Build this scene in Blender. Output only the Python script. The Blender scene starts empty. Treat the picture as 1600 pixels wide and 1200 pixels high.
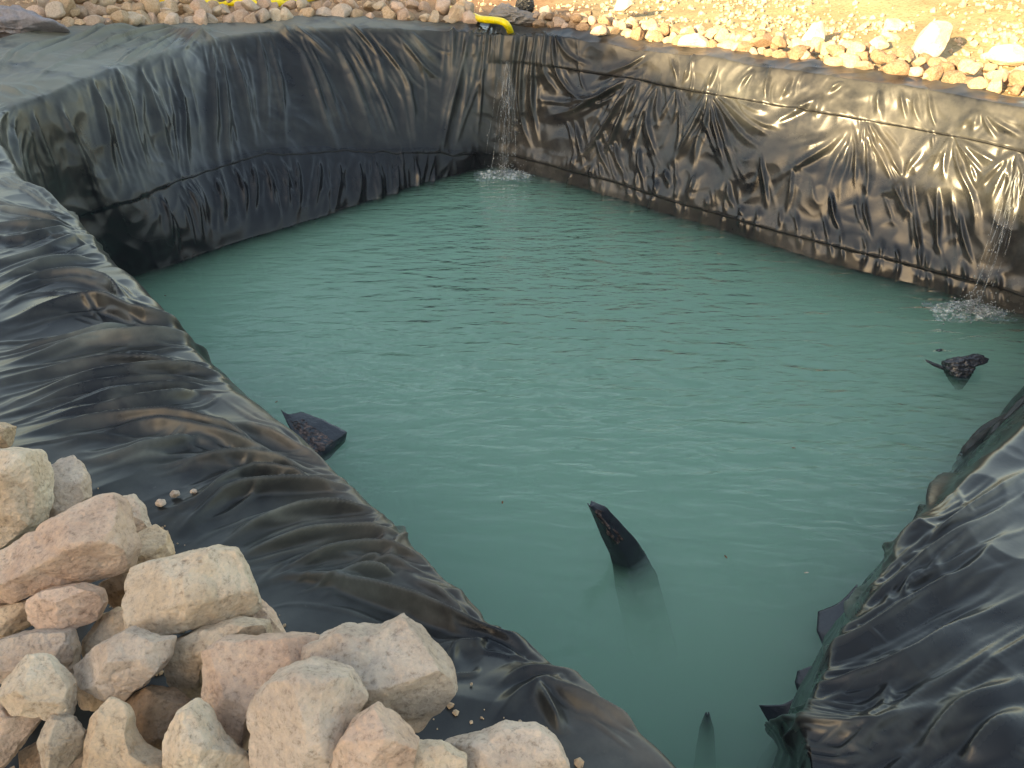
import bpy, bmesh, math, random
import numpy as np
from mathutils import Vector

# ------------------------------------------------------------------ camera, sky, sun, exposure
SC = bpy.context.scene
F_PX, PITCH, CAM_H = 1250.0, math.radians(33.0), 1.65        # photo 1600 x 1200
cam_d = bpy.data.cameras.new('camera')
cam_d.sensor_fit = 'HORIZONTAL'; cam_d.sensor_width = 36.0
cam_d.lens = 36.0 * F_PX / 1600.0
cam_d.clip_start = 0.05; cam_d.clip_end = 1500
cam = bpy.data.objects.new('camera', cam_d); SC.collection.objects.link(cam)
cam.location = (0, 0, CAM_H); cam.rotation_euler = (math.pi / 2 - PITCH, 0, 0)
SC.camera = cam

SUN_EL = math.radians(17.0)
SUN_TO = np.array([0.64, 0.77, 0.0]); SUN_TO /= np.linalg.norm(SUN_TO)      # direction the light travels on the ground
world = bpy.data.worlds.new('World'); SC.world = world; world.use_nodes = True
wn = world.node_tree.nodes; wl = world.node_tree.links; wn.clear()
sky = wn.new('ShaderNodeTexSky'); sky.sky_type = 'NISHITA'; sky.sun_disc = False
sky.sun_elevation = SUN_EL
sky.sun_rotation = math.atan2(-SUN_TO[0], -SUN_TO[1])
sky.air_density = 1.0; sky.dust_density = 1.3; sky.ozone_density = 0.35
bg = wn.new('ShaderNodeBackground'); bg.inputs['Strength'].default_value = 0.11
wo = wn.new('ShaderNodeOutputWorld')
wl.new(sky.outputs[0], bg.inputs[0]); wl.new(bg.outputs[0], wo.inputs[0])
sun_d = bpy.data.lights.new('sun', 'SUN'); sun_d.energy = 4.0; sun_d.angle = math.radians(0.6)
sun_d.color = (1.0, 0.87, 0.62)
sun = bpy.data.objects.new('sun', sun_d); SC.collection.objects.link(sun)
sdir = Vector((SUN_TO[0] * math.cos(SUN_EL), SUN_TO[1] * math.cos(SUN_EL), -math.sin(SUN_EL)))
sun.rotation_euler = sdir.to_track_quat('-Z', 'Y').to_euler()
SC.view_settings.view_transform = 'Standard'; SC.view_settings.look = 'None'
SC.view_settings.gamma = 1.0; SC.view_settings.use_curve_mapping = False
SC.view_settings.exposure = 2.5
SC.view_settings.use_white_balance = True      # camera balanced for the shade
SC.view_settings.white_balance_temperature = 8700
SC.render.film_transparent = False
SC.cycles.volume_bounces = 4; SC.cycles.max_bounces = 8; SC.cycles.transparent_max_bounces = 24

# ------------------------------------------------------------------ helpers
C = SC.collection
rng = np.random.RandomState(11)
RND = random.Random(5)
cP, sP = math.cos(PITCH), math.sin(PITCH)
AX = np.array([1.0, 0, 0]); AUP = np.array([0, sP, cP]); AFW = np.array([0, cP, -sP])

def ray(px, py):
    return AX * (px - 800) / F_PX - AUP * (py - 600) / F_PX + AFW
def at(px, py, z):
    r = ray(px, py); t = (z - CAM_H) / r[2]
    return np.array([0, 0, CAM_H]) + r * t
def atd(px, py, d):
    return np.array([0, 0, CAM_H]) + ray(px, py) * d

def tag(o, label=None, cat=None, group=None, kind=None):
    if label: o['label'] = label
    if cat: o['category'] = cat
    if group: o['group'] = group
    if kind: o['kind'] = kind
    return o
def empty(name, loc=(0, 0, 0)):
    o = bpy.data.objects.new(name, None); C.objects.link(o); o.location = loc
    o.empty_display_size = 0.1
    return o
def mesh_obj(name, verts, faces, mat, parent=None, loc=None, smooth=True):
    me = bpy.data.meshes.new(name)
    v = np.asarray(verts, dtype=np.float64)
    me.from_pydata(v.tolist(), [], [list(map(int, f)) for f in faces])
    if smooth: me.polygons.foreach_set('use_smooth', [True] * len(me.polygons))
    me.update()
    if mat: me.materials.append(mat)
    o = bpy.data.objects.new(name, me); C.objects.link(o)
    if loc is not None: o.location = loc
    if parent: o.parent = parent
    return o
def grid_mesh(name, P, mat, parent=None, closed=False, attrs=None, flip=False):
    """P: (n, m, 3) grid of points -> one quad mesh, fast"""
    n, m = P.shape[:2]
    me = bpy.data.meshes.new(name)
    me.vertices.add(n * m); me.vertices.foreach_set('co', P.reshape(-1).astype(np.float32))
    ni = n if closed else n - 1
    i, j = np.meshgrid(np.arange(ni), np.arange(m - 1), indexing='ij')
    i2 = (i + 1) % n
    q = np.stack([i * m + j, i * m + j + 1, i2 * m + j + 1, i2 * m + j], -1).reshape(-1, 4)
    if flip: q = q[:, ::-1].copy()
    me.loops.add(q.size); me.loops.foreach_set('vertex_index', q.reshape(-1).astype(np.int32))
    me.polygons.add(len(q))
    me.polygons.foreach_set('loop_start', np.arange(0, q.size, 4, dtype=np.int32))
    me.polygons.foreach_set('use_smooth', np.ones(len(q), dtype=bool))
    me.update(); me.validate()
    for k, a in (attrs or {}).items():
        at_ = me.attributes.new(k, 'FLOAT', 'POINT'); at_.data.foreach_set('value', a.reshape(-1).astype(np.float32))
    me.materials.append(mat)
    o = bpy.data.objects.new(name, me); C.objects.link(o)
    if parent: o.parent = parent
    return o

# gradient noise, vectorised
_perm = rng.permutation(256); _perm = np.concatenate([_perm, _perm, _perm])
_grad = rng.normal(size=(256, 3)); _grad /= np.linalg.norm(_grad, axis=1)[:, None]
def noise3(x, y, z=0.0):
    x, y, z = np.broadcast_arrays(np.asarray(x, float), np.asarray(y, float), np.asarray(z, float))
    xi = np.floor(x).astype(int); yi = np.floor(y).astype(int); zi = np.floor(z).astype(int)
    fx, fy, fz = x - xi, y - yi, z - zi
    u = fx ** 3 * (fx * (fx * 6 - 15) + 10); v = fy ** 3 * (fy * (fy * 6 - 15) + 10); w = fz ** 3 * (fz * (fz * 6 - 15) + 10)
    out = 0.0
    for a in (0, 1):
        for b in (0, 1):
            for c in (0, 1):
                g = _grad[_perm[_perm[_perm[(xi + a) & 255] + ((yi + b) & 255)] + ((zi + c) & 255)] & 255]
                d = g[..., 0] * (fx - a) + g[..., 1] * (fy - b) + g[..., 2] * (fz - c)
                out = out + d * (u if a else 1 - u) * (v if b else 1 - v) * (w if c else 1 - w)
    return out * 1.5
def fbm3(x, y, z=0.0, o=4, gain=0.5):
    s, a = 0.0, 1.0
    for k in range(o):
        s = s + a * noise3(np.asarray(x) * 2 ** k + 17.3 * k, np.asarray(y) * 2 ** k + 5.1 * k, np.asarray(z) * 2 ** k)
        a *= gain
    return s
def smoothstep(a, b, x):
    t = np.clip((x - a) / (b - a), 0, 1); return t * t * (3 - 2 * t)
def ridge(n, p=1.5):
    return np.clip(1 - 2.2 * np.abs(n), 0, 1) ** p

# ------------------------------------------------------------------ materials
def new_mat(name):
    m = bpy.data.materials.new(name); m.use_nodes = True
    nt = m.node_tree; b = nt.nodes['Principled BSDF']
    return m, nt, b
def N(nt, t, **kw):
    n = nt.nodes.new(t)
    for k, v in kw.items():
        if k in n.inputs: n.inputs[k].default_value = v
        else: setattr(n, k, v)
    return n
def ramp(nt, stops):
    r = nt.nodes.new('ShaderNodeValToRGB'); e = r.color_ramp.elements
    while len(e) > 1: e.remove(e[0])
    e[0].position = stops[0][0]; e[0].color = (*stops[0][1], 1)
    for p, c in stops[1:]:
        x = e.new(p); x.color = (*c, 1)
    return r

def stone_mat(name, c1, c2, c3, scale=1.0):
    m, nt, b = new_mat(name); L = nt.links
    tc = N(nt, 'ShaderNodeTexCoord'); oi = N(nt, 'ShaderNodeObjectInfo')
    ad = N(nt, 'ShaderNodeVectorMath', operation='ADD')
    mu = N(nt, 'ShaderNodeVectorMath', operation='SCALE'); mu.inputs['Scale'].default_value = 37.0
    cmb = N(nt, 'ShaderNodeCombineXYZ')
    for k in range(3): L.new(oi.outputs['Random'], cmb.inputs[k])
    L.new(cmb.outputs[0], mu.inputs[0]); L.new(tc.outputs['Object'], ad.inputs[0]); L.new(mu.outputs[0], ad.inputs[1])
    n1 = N(nt, 'ShaderNodeTexNoise', Scale=7.0 * scale, Detail=8.0, Roughness=0.62)
    n2 = N(nt, 'ShaderNodeTexNoise', Scale=60.0 * scale, Detail=6.0, Roughness=0.75)
    n3 = N(nt, 'ShaderNodeTexVoronoi', Scale=95.0 * scale)
    for n in (n1, n2, n3): L.new(ad.outputs[0], n.inputs['Vector'])
    r1 = ramp(nt, [(0.34, c1), (0.5, c2), (0.66, c3)]); L.new(n1.outputs[0], r1.inputs[0])
    r2 = ramp(nt, [(0.30, (0.45, 0.42, 0.40)), (0.46, (0.92, 0.92, 0.92)), (0.6, (1.05, 1.03, 1.0)), (0.72, (1.25, 1.2, 1.12))])
    L.new(n2.outputs[0], r2.inputs[0])
    mx = N(nt, 'ShaderNodeMix', data_type='RGBA', blend_type='MULTIPLY'); mx.inputs[0].default_value = 1.0
    L.new(r1.outputs[0], mx.inputs[6]); L.new(r2.outputs[0], mx.inputs[7])
    hs = N(nt, 'ShaderNodeHueSaturation')
    mr = N(nt, 'ShaderNodeMapRange'); mr.inputs[3].default_value = 0.82; mr.inputs[4].default_value = 1.15
    L.new(oi.outputs['Random'], mr.inputs[0]); L.new(mr.outputs[0], hs.inputs['Value'])
    L.new(mx.outputs[2], hs.inputs['Color']); L.new(hs.outputs[0], b.inputs['Base Color'])
    b.inputs['Roughness'].default_value = 0.92; b.inputs['Specular IOR Level'].default_value = 0.15
    bm1 = N(nt, 'ShaderNodeBump', Strength=0.9, Distance=0.010); L.new(n2.outputs[0], bm1.inputs['Height'])
    bm2 = N(nt, 'ShaderNodeBump', Strength=0.5, Distance=0.005); L.new(n3.outputs['Distance'], bm2.inputs['Height'])
    L.new(bm1.outputs[0], bm2.inputs['Normal']); L.new(bm2.outputs[0], b.inputs['Normal'])
    return m
ST = {
    'pink':  stone_mat('pink_stone', (0.487, 0.337, 0.258), (0.580, 0.417, 0.324), (0.638, 0.492, 0.391)),
    'cream': stone_mat('cream_stone', (0.522, 0.391, 0.278), (0.626, 0.498, 0.381), (0.660, 0.578, 0.469)),
    'grey':  stone_mat('grey_stone', (0.464, 0.358, 0.288), (0.568, 0.455, 0.371), (0.650, 0.535, 0.443)),
    'tan':   stone_mat('tan_stone', (0.429, 0.294, 0.191), (0.545, 0.396, 0.273), (0.615, 0.471, 0.340)),
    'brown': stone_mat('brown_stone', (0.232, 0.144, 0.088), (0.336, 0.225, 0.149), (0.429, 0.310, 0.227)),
}

def liner_mat():
    m, nt, b = new_mat('black_liner'); L = nt.links
    tc = N(nt, 'ShaderNodeTexCoord')
    a = N(nt, 'ShaderNodeAttribute', attribute_name='dust_glint'); a2 = N(nt, 'ShaderNodeAttribute', attribute_name='warm')
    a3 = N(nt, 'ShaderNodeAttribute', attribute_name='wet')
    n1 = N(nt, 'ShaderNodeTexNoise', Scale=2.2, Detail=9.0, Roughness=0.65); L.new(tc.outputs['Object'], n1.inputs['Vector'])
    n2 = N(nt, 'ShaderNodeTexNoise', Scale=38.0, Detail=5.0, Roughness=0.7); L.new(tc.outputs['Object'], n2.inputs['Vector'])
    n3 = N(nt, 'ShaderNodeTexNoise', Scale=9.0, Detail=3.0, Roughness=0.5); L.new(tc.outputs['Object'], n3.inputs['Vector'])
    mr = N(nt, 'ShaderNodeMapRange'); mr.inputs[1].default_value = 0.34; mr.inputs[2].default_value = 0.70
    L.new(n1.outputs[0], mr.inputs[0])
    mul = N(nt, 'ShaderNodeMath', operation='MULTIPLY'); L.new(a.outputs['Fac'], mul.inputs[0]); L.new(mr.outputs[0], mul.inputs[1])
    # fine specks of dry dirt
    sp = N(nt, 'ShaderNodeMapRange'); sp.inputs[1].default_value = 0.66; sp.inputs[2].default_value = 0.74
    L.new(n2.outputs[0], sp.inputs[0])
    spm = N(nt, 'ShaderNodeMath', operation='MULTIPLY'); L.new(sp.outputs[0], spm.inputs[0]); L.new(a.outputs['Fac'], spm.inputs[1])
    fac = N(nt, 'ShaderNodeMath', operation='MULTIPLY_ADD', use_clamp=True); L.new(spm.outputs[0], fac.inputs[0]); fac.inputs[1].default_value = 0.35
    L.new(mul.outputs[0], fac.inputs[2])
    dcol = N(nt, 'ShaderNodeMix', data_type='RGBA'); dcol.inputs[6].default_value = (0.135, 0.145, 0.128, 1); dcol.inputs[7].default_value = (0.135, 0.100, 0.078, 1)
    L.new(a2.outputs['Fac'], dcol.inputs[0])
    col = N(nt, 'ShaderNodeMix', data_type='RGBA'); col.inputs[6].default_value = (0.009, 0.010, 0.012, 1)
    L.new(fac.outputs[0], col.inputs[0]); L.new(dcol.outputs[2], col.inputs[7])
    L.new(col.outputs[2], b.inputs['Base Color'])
    ro = N(nt, 'ShaderNodeMapRange'); ro.inputs[3].default_value = 0.27; ro.inputs[4].default_value = 0.62
    L.new(fac.outputs[0], ro.inputs[0])
    rw = N(nt, 'ShaderNodeMath', operation='MULTIPLY_ADD'); L.new(a3.outputs['Fac'], rw.inputs[0]); rw.inputs[1].default_value = -0.17; L.new(ro.outputs[0], rw.inputs[2])
    L.new(rw.outputs[0], b.inputs['Roughness'])
    sm_ = N(nt, 'ShaderNodeMath', operation='MULTIPLY_ADD', use_clamp=True); L.new(a3.outputs['Fac'], sm_.inputs[0]); sm_.inputs[1].default_value = .17; sm_.inputs[2].default_value = .34
    L.new(sm_.outputs[0], b.inputs['Specular IOR Level'])
    bm1 = N(nt, 'ShaderNodeBump', Strength=0.25, Distance=0.005); L.new(n3.outputs[0], bm1.inputs['Height'])
    bm2 = N(nt, 'ShaderNodeBump', Strength=0.10, Distance=0.003); L.new(n2.outputs[0], bm2.inputs['Height'])
    L.new(bm1.outputs[0], bm2.inputs['Normal']); L.new(bm2.outputs[0], b.inputs['Normal'])
    return m
M_LINER = liner_mat()

def simple(name, col, rough, spec=0.5, nscale=0, nstr=0.2, ndist=0.01, var=0.0):
    m, nt, b = new_mat(name); L = nt.links
    b.inputs['Base Color'].default_value = (*col, 1); b.inputs['Roughness'].default_value = rough
    b.inputs['Specular IOR Level'].default_value = spec
    if nscale:
        tc = N(nt, 'ShaderNodeTexCoord')
        n1 = N(nt, 'ShaderNodeTexNoise', Scale=nscale, Detail=6.0, Roughness=0.65); L.new(tc.outputs['Object'], n1.inputs['Vector'])
        bm = N(nt, 'ShaderNodeBump', Strength=nstr, Distance=ndist); L.new(n1.outputs[0], bm.inputs['Height']); L.new(bm.outputs[0], b.inputs['Normal'])
        if var:
            r = ramp(nt, [(0.3, tuple(c * (1 - var) for c in col)), (0.7, tuple(min(1, c * (1 + var)) for c in col))])
            L.new(n1.outputs[0], r.inputs[0]); L.new(r.outputs[0], b.inputs['Base Color'])
    return m
#@@SETTING
# ------------------------------------------------------------------ pond loop (keys: outer edge O, brow B, waterline W)
D = 1.55
def px(x, y, z): return at(x, y, z)
def xyz(x, y, z): return np.array([x, y, z], float)
KEYS = [  # O, B, W, side
    (xyz(-5.5, 6.9, .22), px(6, 178, .02), xyz(-3.72, 6.55, -D)),           # 0 pond's left corner
    (px(40, 52, .25), px(95, 140, .06), px(262, 415, -D)),                   # 1 left wall
    (px(180, 40, .20), px(245, 88, .06), px(345, 390, -D)),
    (px(300, 38, .14), px(350, 60, .04), px(460, 355, -D)),
    (px(560, 28, .05), px(560, 46, .0), px(640, 295, -D)),
    (px(690, 33, .02), px(690, 48, -.03), px(705, 275, -D)),
    (px(790, 38, .0), px(790, 54, -.05), px(775, 260, -D)),                  # 6 far corner
    (px(850, 42, .0), px(875, 59, -.05), px(850, 275, -D)),
    (px(1000, 60, .0), px(1005, 77, -.05), px(950, 305, -D)),
    (px(1250, 95, .0), px(1245, 113, -.05), px(1280, 405, -D)),
    (px(1430, 120, .0), px(1430, 139, -.05), px(1440, 447, -D)),
    (px(1600, 150, .0), px(1590, 170, -.05), px(1600, 492, -D)),
    (xyz(5.75, 6.1, .0), xyz(5.0, 5.85, -.05), xyz(4.55, 5.6, -D)),          # 12 right corner
    (xyz(4.9, 3.9, .05), xyz(4.0, 4.45, -.08), xyz(3.72, 4.88, -D)),
    (xyz(3.4, 1.9, .12), px(1606, 650, -.15), xyz(2.10, 3.18, -D)),
    (xyz(2.5, 1.0, .12), px(1368, 893, -.15), px(1335, 950, -D)),
    (xyz(1.8, 0.2, .10), px(1250, 1120, -.15), px(1245, 1110, -D)),
    (xyz(1.15, -.3, .05), xyz(.58, .82, -.1), xyz(0.82, 1.62, -D)),           # 17 near corner
    (xyz(-.25, .05, .06), px(1030, 1160, -.05), xyz(0.47, 1.70, -D)),
    (xyz(-1.15, .75, .08), px(780, 960, -.05), xyz(0.01, 2.19, -D)),
    (xyz(-1.9, 1.5, .10), px(484, 714, -.05), xyz(-.72, 3.0, -D)),
    (xyz(-2.8, 2.3, .10), px(308, 550, -.05), xyz(-1.25, 3.75, -D)),
    (xyz(-3.9, 3.3, .14), px(146, 366, -.05), xyz(-2.2, 4.75, -D)),
    (xyz(-5.0, 4.9, .20), px(22, 258, -.04), xyz(-3.25, 5.75, -D)),
]
K = len(KEYS)
KO, KB, KW = (np.array([k[i] for k in KEYS]) for i in range(3))
def catmull(P, u, T):
    """periodic Catmull-Rom by non-uniform knots T (len K+1)"""
    k = np.clip(np.searchsorted(T, u, side='right') - 1, 0, K - 1)
    p0, p1, p2, p3 = P[(k - 1) % K], P[k], P[(k + 1) % K], P[(k + 2) % K]
    h = (T[k + 1] - T[k]); hm = (T[(k - 1) % K + 1] - T[(k - 1) % K]); hp = (T[(k + 1) % K + 1] - T[(k + 1) % K])
    m1 = ((p2 - p1) / h[:, None] * hm[:, None] + (p1 - p0) / hm[:, None] * h[:, None]) / (h + hm)[:, None]
    m2 = ((p3 - p2) / hp[:, None] * h[:, None] + (p2 - p1) / h[:, None] * hp[:, None]) / (h + hp)[:, None]
    t = ((u - T[k]) / h)[:, None]; h = h[:, None]
    return (2*t**3-3*t**2+1)*p1 + (t**3-2*t**2+t)*h*m1 + (-2*t**3+3*t**2)*p2 + (t**3-t**2)*h*m2
Tk = np.concatenate([[0], np.cumsum(np.linalg.norm((np.roll(KB + KW, -1, 0) - (KB + KW)) / 2, axis=1))])
PER = Tk[-1]
NS = 3200
_u = np.linspace(0, PER, 4000)
_dn = 1 / np.clip(np.linalg.norm(catmull(KB, _u % (PER * .99999), Tk) - np.array([0, 0, CAM_H]), axis=1), 1.5, 7.5)
_c = np.concatenate([[0], np.cumsum((_dn[1:] + _dn[:-1]) / 2)])
US = np.interp(np.linspace(0, _c[-1], NS, endpoint=False), _c, _u)      # finer where the bank is near
LO, LB, LW = (catmull(P, US, Tk) for P in (KO, KB, KW))
CEN = LW.mean(0)
inw = CEN - LW; inw[:, 2] = 0; inw /= np.linalg.norm(inw, axis=1)[:, None]
LU = LW + inw * 0.15 + np.array([0, 0, -.95])
NT, NW, NU = 190, 120, 12                       # rows on top, wall, under water
rows = []
for k in range(NT): rows.append(LO + (LB - LO) * (1 - (1 - k / NT) ** 1.35))   # closer rows towards the brow
for k in range(NW): rows.append(LB + (LW - LB) * (k / NW))
for k in range(NU + 1): rows.append(LW + (LU - LW) * (k / NU))
BASE = np.stack(rows, 1)                       # NS, NV, 3
NV = BASE.shape[1]
def blur_v(P, n):
    for _ in range(n):
        Q = P.copy(); Q[:, 1:-1] = 0.25 * P[:, :-2] + 0.5 * P[:, 1:-1] + 0.25 * P[:, 2:]; P = Q
    return P
def blur_s(P, n):
    for _ in range(n): P = 0.25 * np.roll(P, 1, 0) + 0.5 * P + 0.25 * np.roll(P, -1, 0)
    return P
BASE = blur_v(blur_s(BASE, 18), 80)
def normals(P):
    ds = np.roll(P, -1, 0) - np.roll(P, 1, 0)
    dv = np.empty_like(P); dv[:, 1:-1] = P[:, 2:] - P[:, :-2]; dv[:, 0] = P[:, 1] - P[:, 0]; dv[:, -1] = P[:, -1] - P[:, -2]
    n = np.cross(dv, ds); n /= np.linalg.norm(n, axis=2)[..., None] + 1e-9
    return n
NB = normals(BASE)
if NB[:, 5, 2].mean() < 0: NB = -NB
rough_ = fbm3(BASE[..., 0] * 1.1, BASE[..., 1] * 1.1, BASE[..., 2] * 1.1, 3)
BASE = BASE + NB * (rough_ * 0.045)[..., None]
BASE = blur_v(BASE, 2); NB = normals(BASE)
if NB[:, 5, 2].mean() < 0: NB = -NB
SVs = np.broadcast_to(US[:, None], (NS, NV))
arc = np.concatenate([np.zeros((NS, 1)), np.cumsum(np.linalg.norm(np.diff(BASE, axis=1), axis=2), 1)], 1)
VV = arc - arc[:, NT:NT + 1]                   # metres down from the brow (negative on the top)
WF = np.clip((np.arange(NV) - NT) / NW, 0, 1.2)[None, :].repeat(NS, 0)   # wall fraction
def side_w(k0, k1, soft=0.5):
    a, b = Tk[k0], Tk[k1]
    return smoothstep(a - soft, a + soft, US) * (1 - smoothstep(b - soft, b + soft, US))
W_LEFT = side_w(0, 6); W_RIGHT = side_w(6, 12); W_NR = side_w(12, 17)
W_NL = np.clip(1 - W_LEFT - W_RIGHT - W_NR, 0, 1)

# folds: creases run as long straight ridges from where the sheet is pinched
H = np.zeros((NS, NV)); H2 = np.zeros((NS, NV)); H3 = np.zeros((NS, NV))
def wrap(ds): return (ds + PER / 2) % PER - PER / 2
def s_of(k): return np.interp(k, np.arange(K + 1), Tk)
def iS(x): return int(np.argmin(np.abs(wrap(US - x))))
wallh = VV[:, NT + NW]
SIDE = {'left': (US < s_of(6.1)) | (US > s_of(23.6)), 'right': (US > s_of(5.7)) & (US < s_of(12.4)),
        'nr': (US > s_of(12.6)) & (US < s_of(17.3)), 'nl': (US > s_of(17.2)) & (US < s_of(24.0))}
_r = BASE - np.array([0, 0, CAM_H]); _d = _r @ AFW
PX = 800 + F_PX * (_r @ AX) / _d; PY = 600 - F_PX * (_r @ AUP) / _d
FACE = np.einsum('ijk,ijk->ij', NB, -_r) > 0
def locate(side, x, y):
    """where on the sheet (s, v) the seen point lies, and its distance"""
    q = (PX - x) ** 2 + (PY - y) ** 2
    q = np.where(SIDE[side][:, None] & FACE & (_d > .3), q, 1e9)
    i, j = np.unravel_index(np.argmin(q), q.shape)
    return US[i], VV[i, j], _d[i, j]
def crease(pts, A, w, asym=.5, p=1.25, taper=(.25, .6), thin=False):
    """pts [(s, v)...]; ridge of height A, half width w metres, narrow at its start"""
    global H
    pts = [np.array(q, float) for q in pts]
    for q in range(1, len(pts)): pts[q][0] = pts[q - 1][0] + wrap(pts[q][0] - pts[q - 1][0])
    # resample to a smooth curve
    if len(pts) > 2:
        P = np.array(pts); t = np.arange(len(P)); tt = np.linspace(0, len(P) - 1, (len(P) - 1) * 4 + 1)
        out = []
        for x in tt:
            k = min(int(x), len(P) - 2); f = x - k
            p0, p1, p2, p3 = P[max(k - 1, 0)], P[k], P[k + 1], P[min(k + 2, len(P) - 1)]
            out.append(.5 * (2 * p1 + (p2 - p0) * f + (2 * p0 - 5 * p1 + 4 * p2 - p3) * f * f + (3 * p1 - p0 - 3 * p2 + p3) * f ** 3))
        pts = out
    P = np.array(pts); seg = np.linalg.norm(np.diff(P, axis=0), axis=1); cum = np.concatenate([[0], np.cumsum(seg)]); tot = cum[-1] + 1e-6
    lo, hi = P[:, 0].min() - 2.2 * w, P[:, 0].max() + 2.2 * w
    mid = (lo + hi) / 2
    sel = np.nonzero(np.abs(wrap(US - mid)) <= (hi - lo) / 2)[0]
    if len(sel) == 0: return
    X = mid + wrap(US[sel] - mid); X = np.broadcast_to(X[:, None], (len(sel), NV)); Y = VV[sel]
    best = np.full(X.shape, 1e9); sd = np.zeros(X.shape); tau = np.zeros(X.shape)
    for q in range(len(P) - 1):
        d = P[q + 1] - P[q]; L2 = d @ d + 1e-9
        t = np.clip(((X - P[q, 0]) * d[0] + (Y - P[q, 1]) * d[1]) / L2, 0, 1)
        ex, ey = X - P[q, 0] - t * d[0], Y - P[q, 1] - t * d[1]
        r = np.hypot(ex, ey); cr = d[0] * ey - d[1] * ex
        m = r < best
        best = np.where(m, r, best); sd = np.where(m, np.sign(cr), sd); tau = np.where(m, (cum[q] + t * seg[q]) / tot, tau)
    ww = w * (taper[0] + (1 - taper[0]) * smoothstep(0, .5, tau)) * np.where(sd > 0, 1.0, asym)
    ww = ww * (1 + .25 * noise3(X * 2.3, Y * 2.3, 5.5))
    hgt = A * smoothstep(-.02, .22, tau) * (1 - (1 - 0) * smoothstep(1 - taper[1], 1.02, tau))
    f = hgt * np.clip(1 - best / ww, 0, 1) ** p
    if thin:
        H2[sel] = np.maximum(H2[sel], f)
        H3[sel] = np.maximum(H3[sel], np.clip(1.15 - best / (ww * .62), 0, 1) * smoothstep(0, .15, tau) * (1 - smoothstep(.6, 1, tau)))   # mask for the pale highlight painted along the crest
        return
    old = H[sel]
    H[sel] = np.maximum(old, f) + .35 * np.minimum(old, f)
fr_ = np.random.RandomState(21)
def T(side, pts, A=.04, wpx=13, extra=2, jit=14, fine=None, **kw):
    L_ = [locate(side, *p) for p in pts]
    d = np.mean([q[2] for q in L_]); w = wpx * d / F_PX
    crease([q[:2] for q in L_], A, w, **kw)
    if fine:
        nf, fa, fw, fj = fine; m_ = d / F_PX; n = len(L_) - 1
        crease([q[:2] for q in L_], fa * m_, fw * m_, asym=.8, p=.9, taper=(.6, .7), thin=True)
        for e in range(nf):
            o = fr_.normal(0, fj * m_, 2); o2 = o + fr_.normal(0, fj * .7 * m_, 2); cut = fr_.uniform(0, .4)
            crease([(q[0] + o[0] * (1 - k / n) + o2[0] * k / n, q[1] + o[1] * (1 - k / n) + o2[1] * k / n) for k, q in enumerate(L_)],
                   fa * m_ * fr_.uniform(.3, .8), fw * m_ * fr_.uniform(.6, 1.0), asym=.8, p=.9, taper=(.5, fr_.uniform(.4, .9)), thin=True)
    for e in range(extra):
        j = jit * d / F_PX; o = fr_.normal(0, j, 2); o2 = fr_.normal(0, j * 1.3, 2); n = len(L_) - 1
        a0 = fr_.uniform(0, .25); 
        crease([(q[0] + (o[0] * (1 - k / n) + o2[0] * k / n) + a0 * 0, q[1] + (o[1] * (1 - k / n) + o2[1] * k / n)) for k, q in enumerate(L_)],
               A * fr_.uniform(.25, .6), w * fr_.uniform(.4, .75), asym=fr_.choice([.5, 1, .8]), taper=(.3, fr_.uniform(.4, .9)))
def FAN(side, x, y, ends, A=.035, wpx=10, extra=1, **kw):
    for e in ends: T(side, [(x, y)] + (list(e) if isinstance(e[0], tuple) else [e]), A * fr_.uniform(.7, 1.2), wpx * fr_.uniform(.8, 1.2), extra, 10, **kw)
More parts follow.
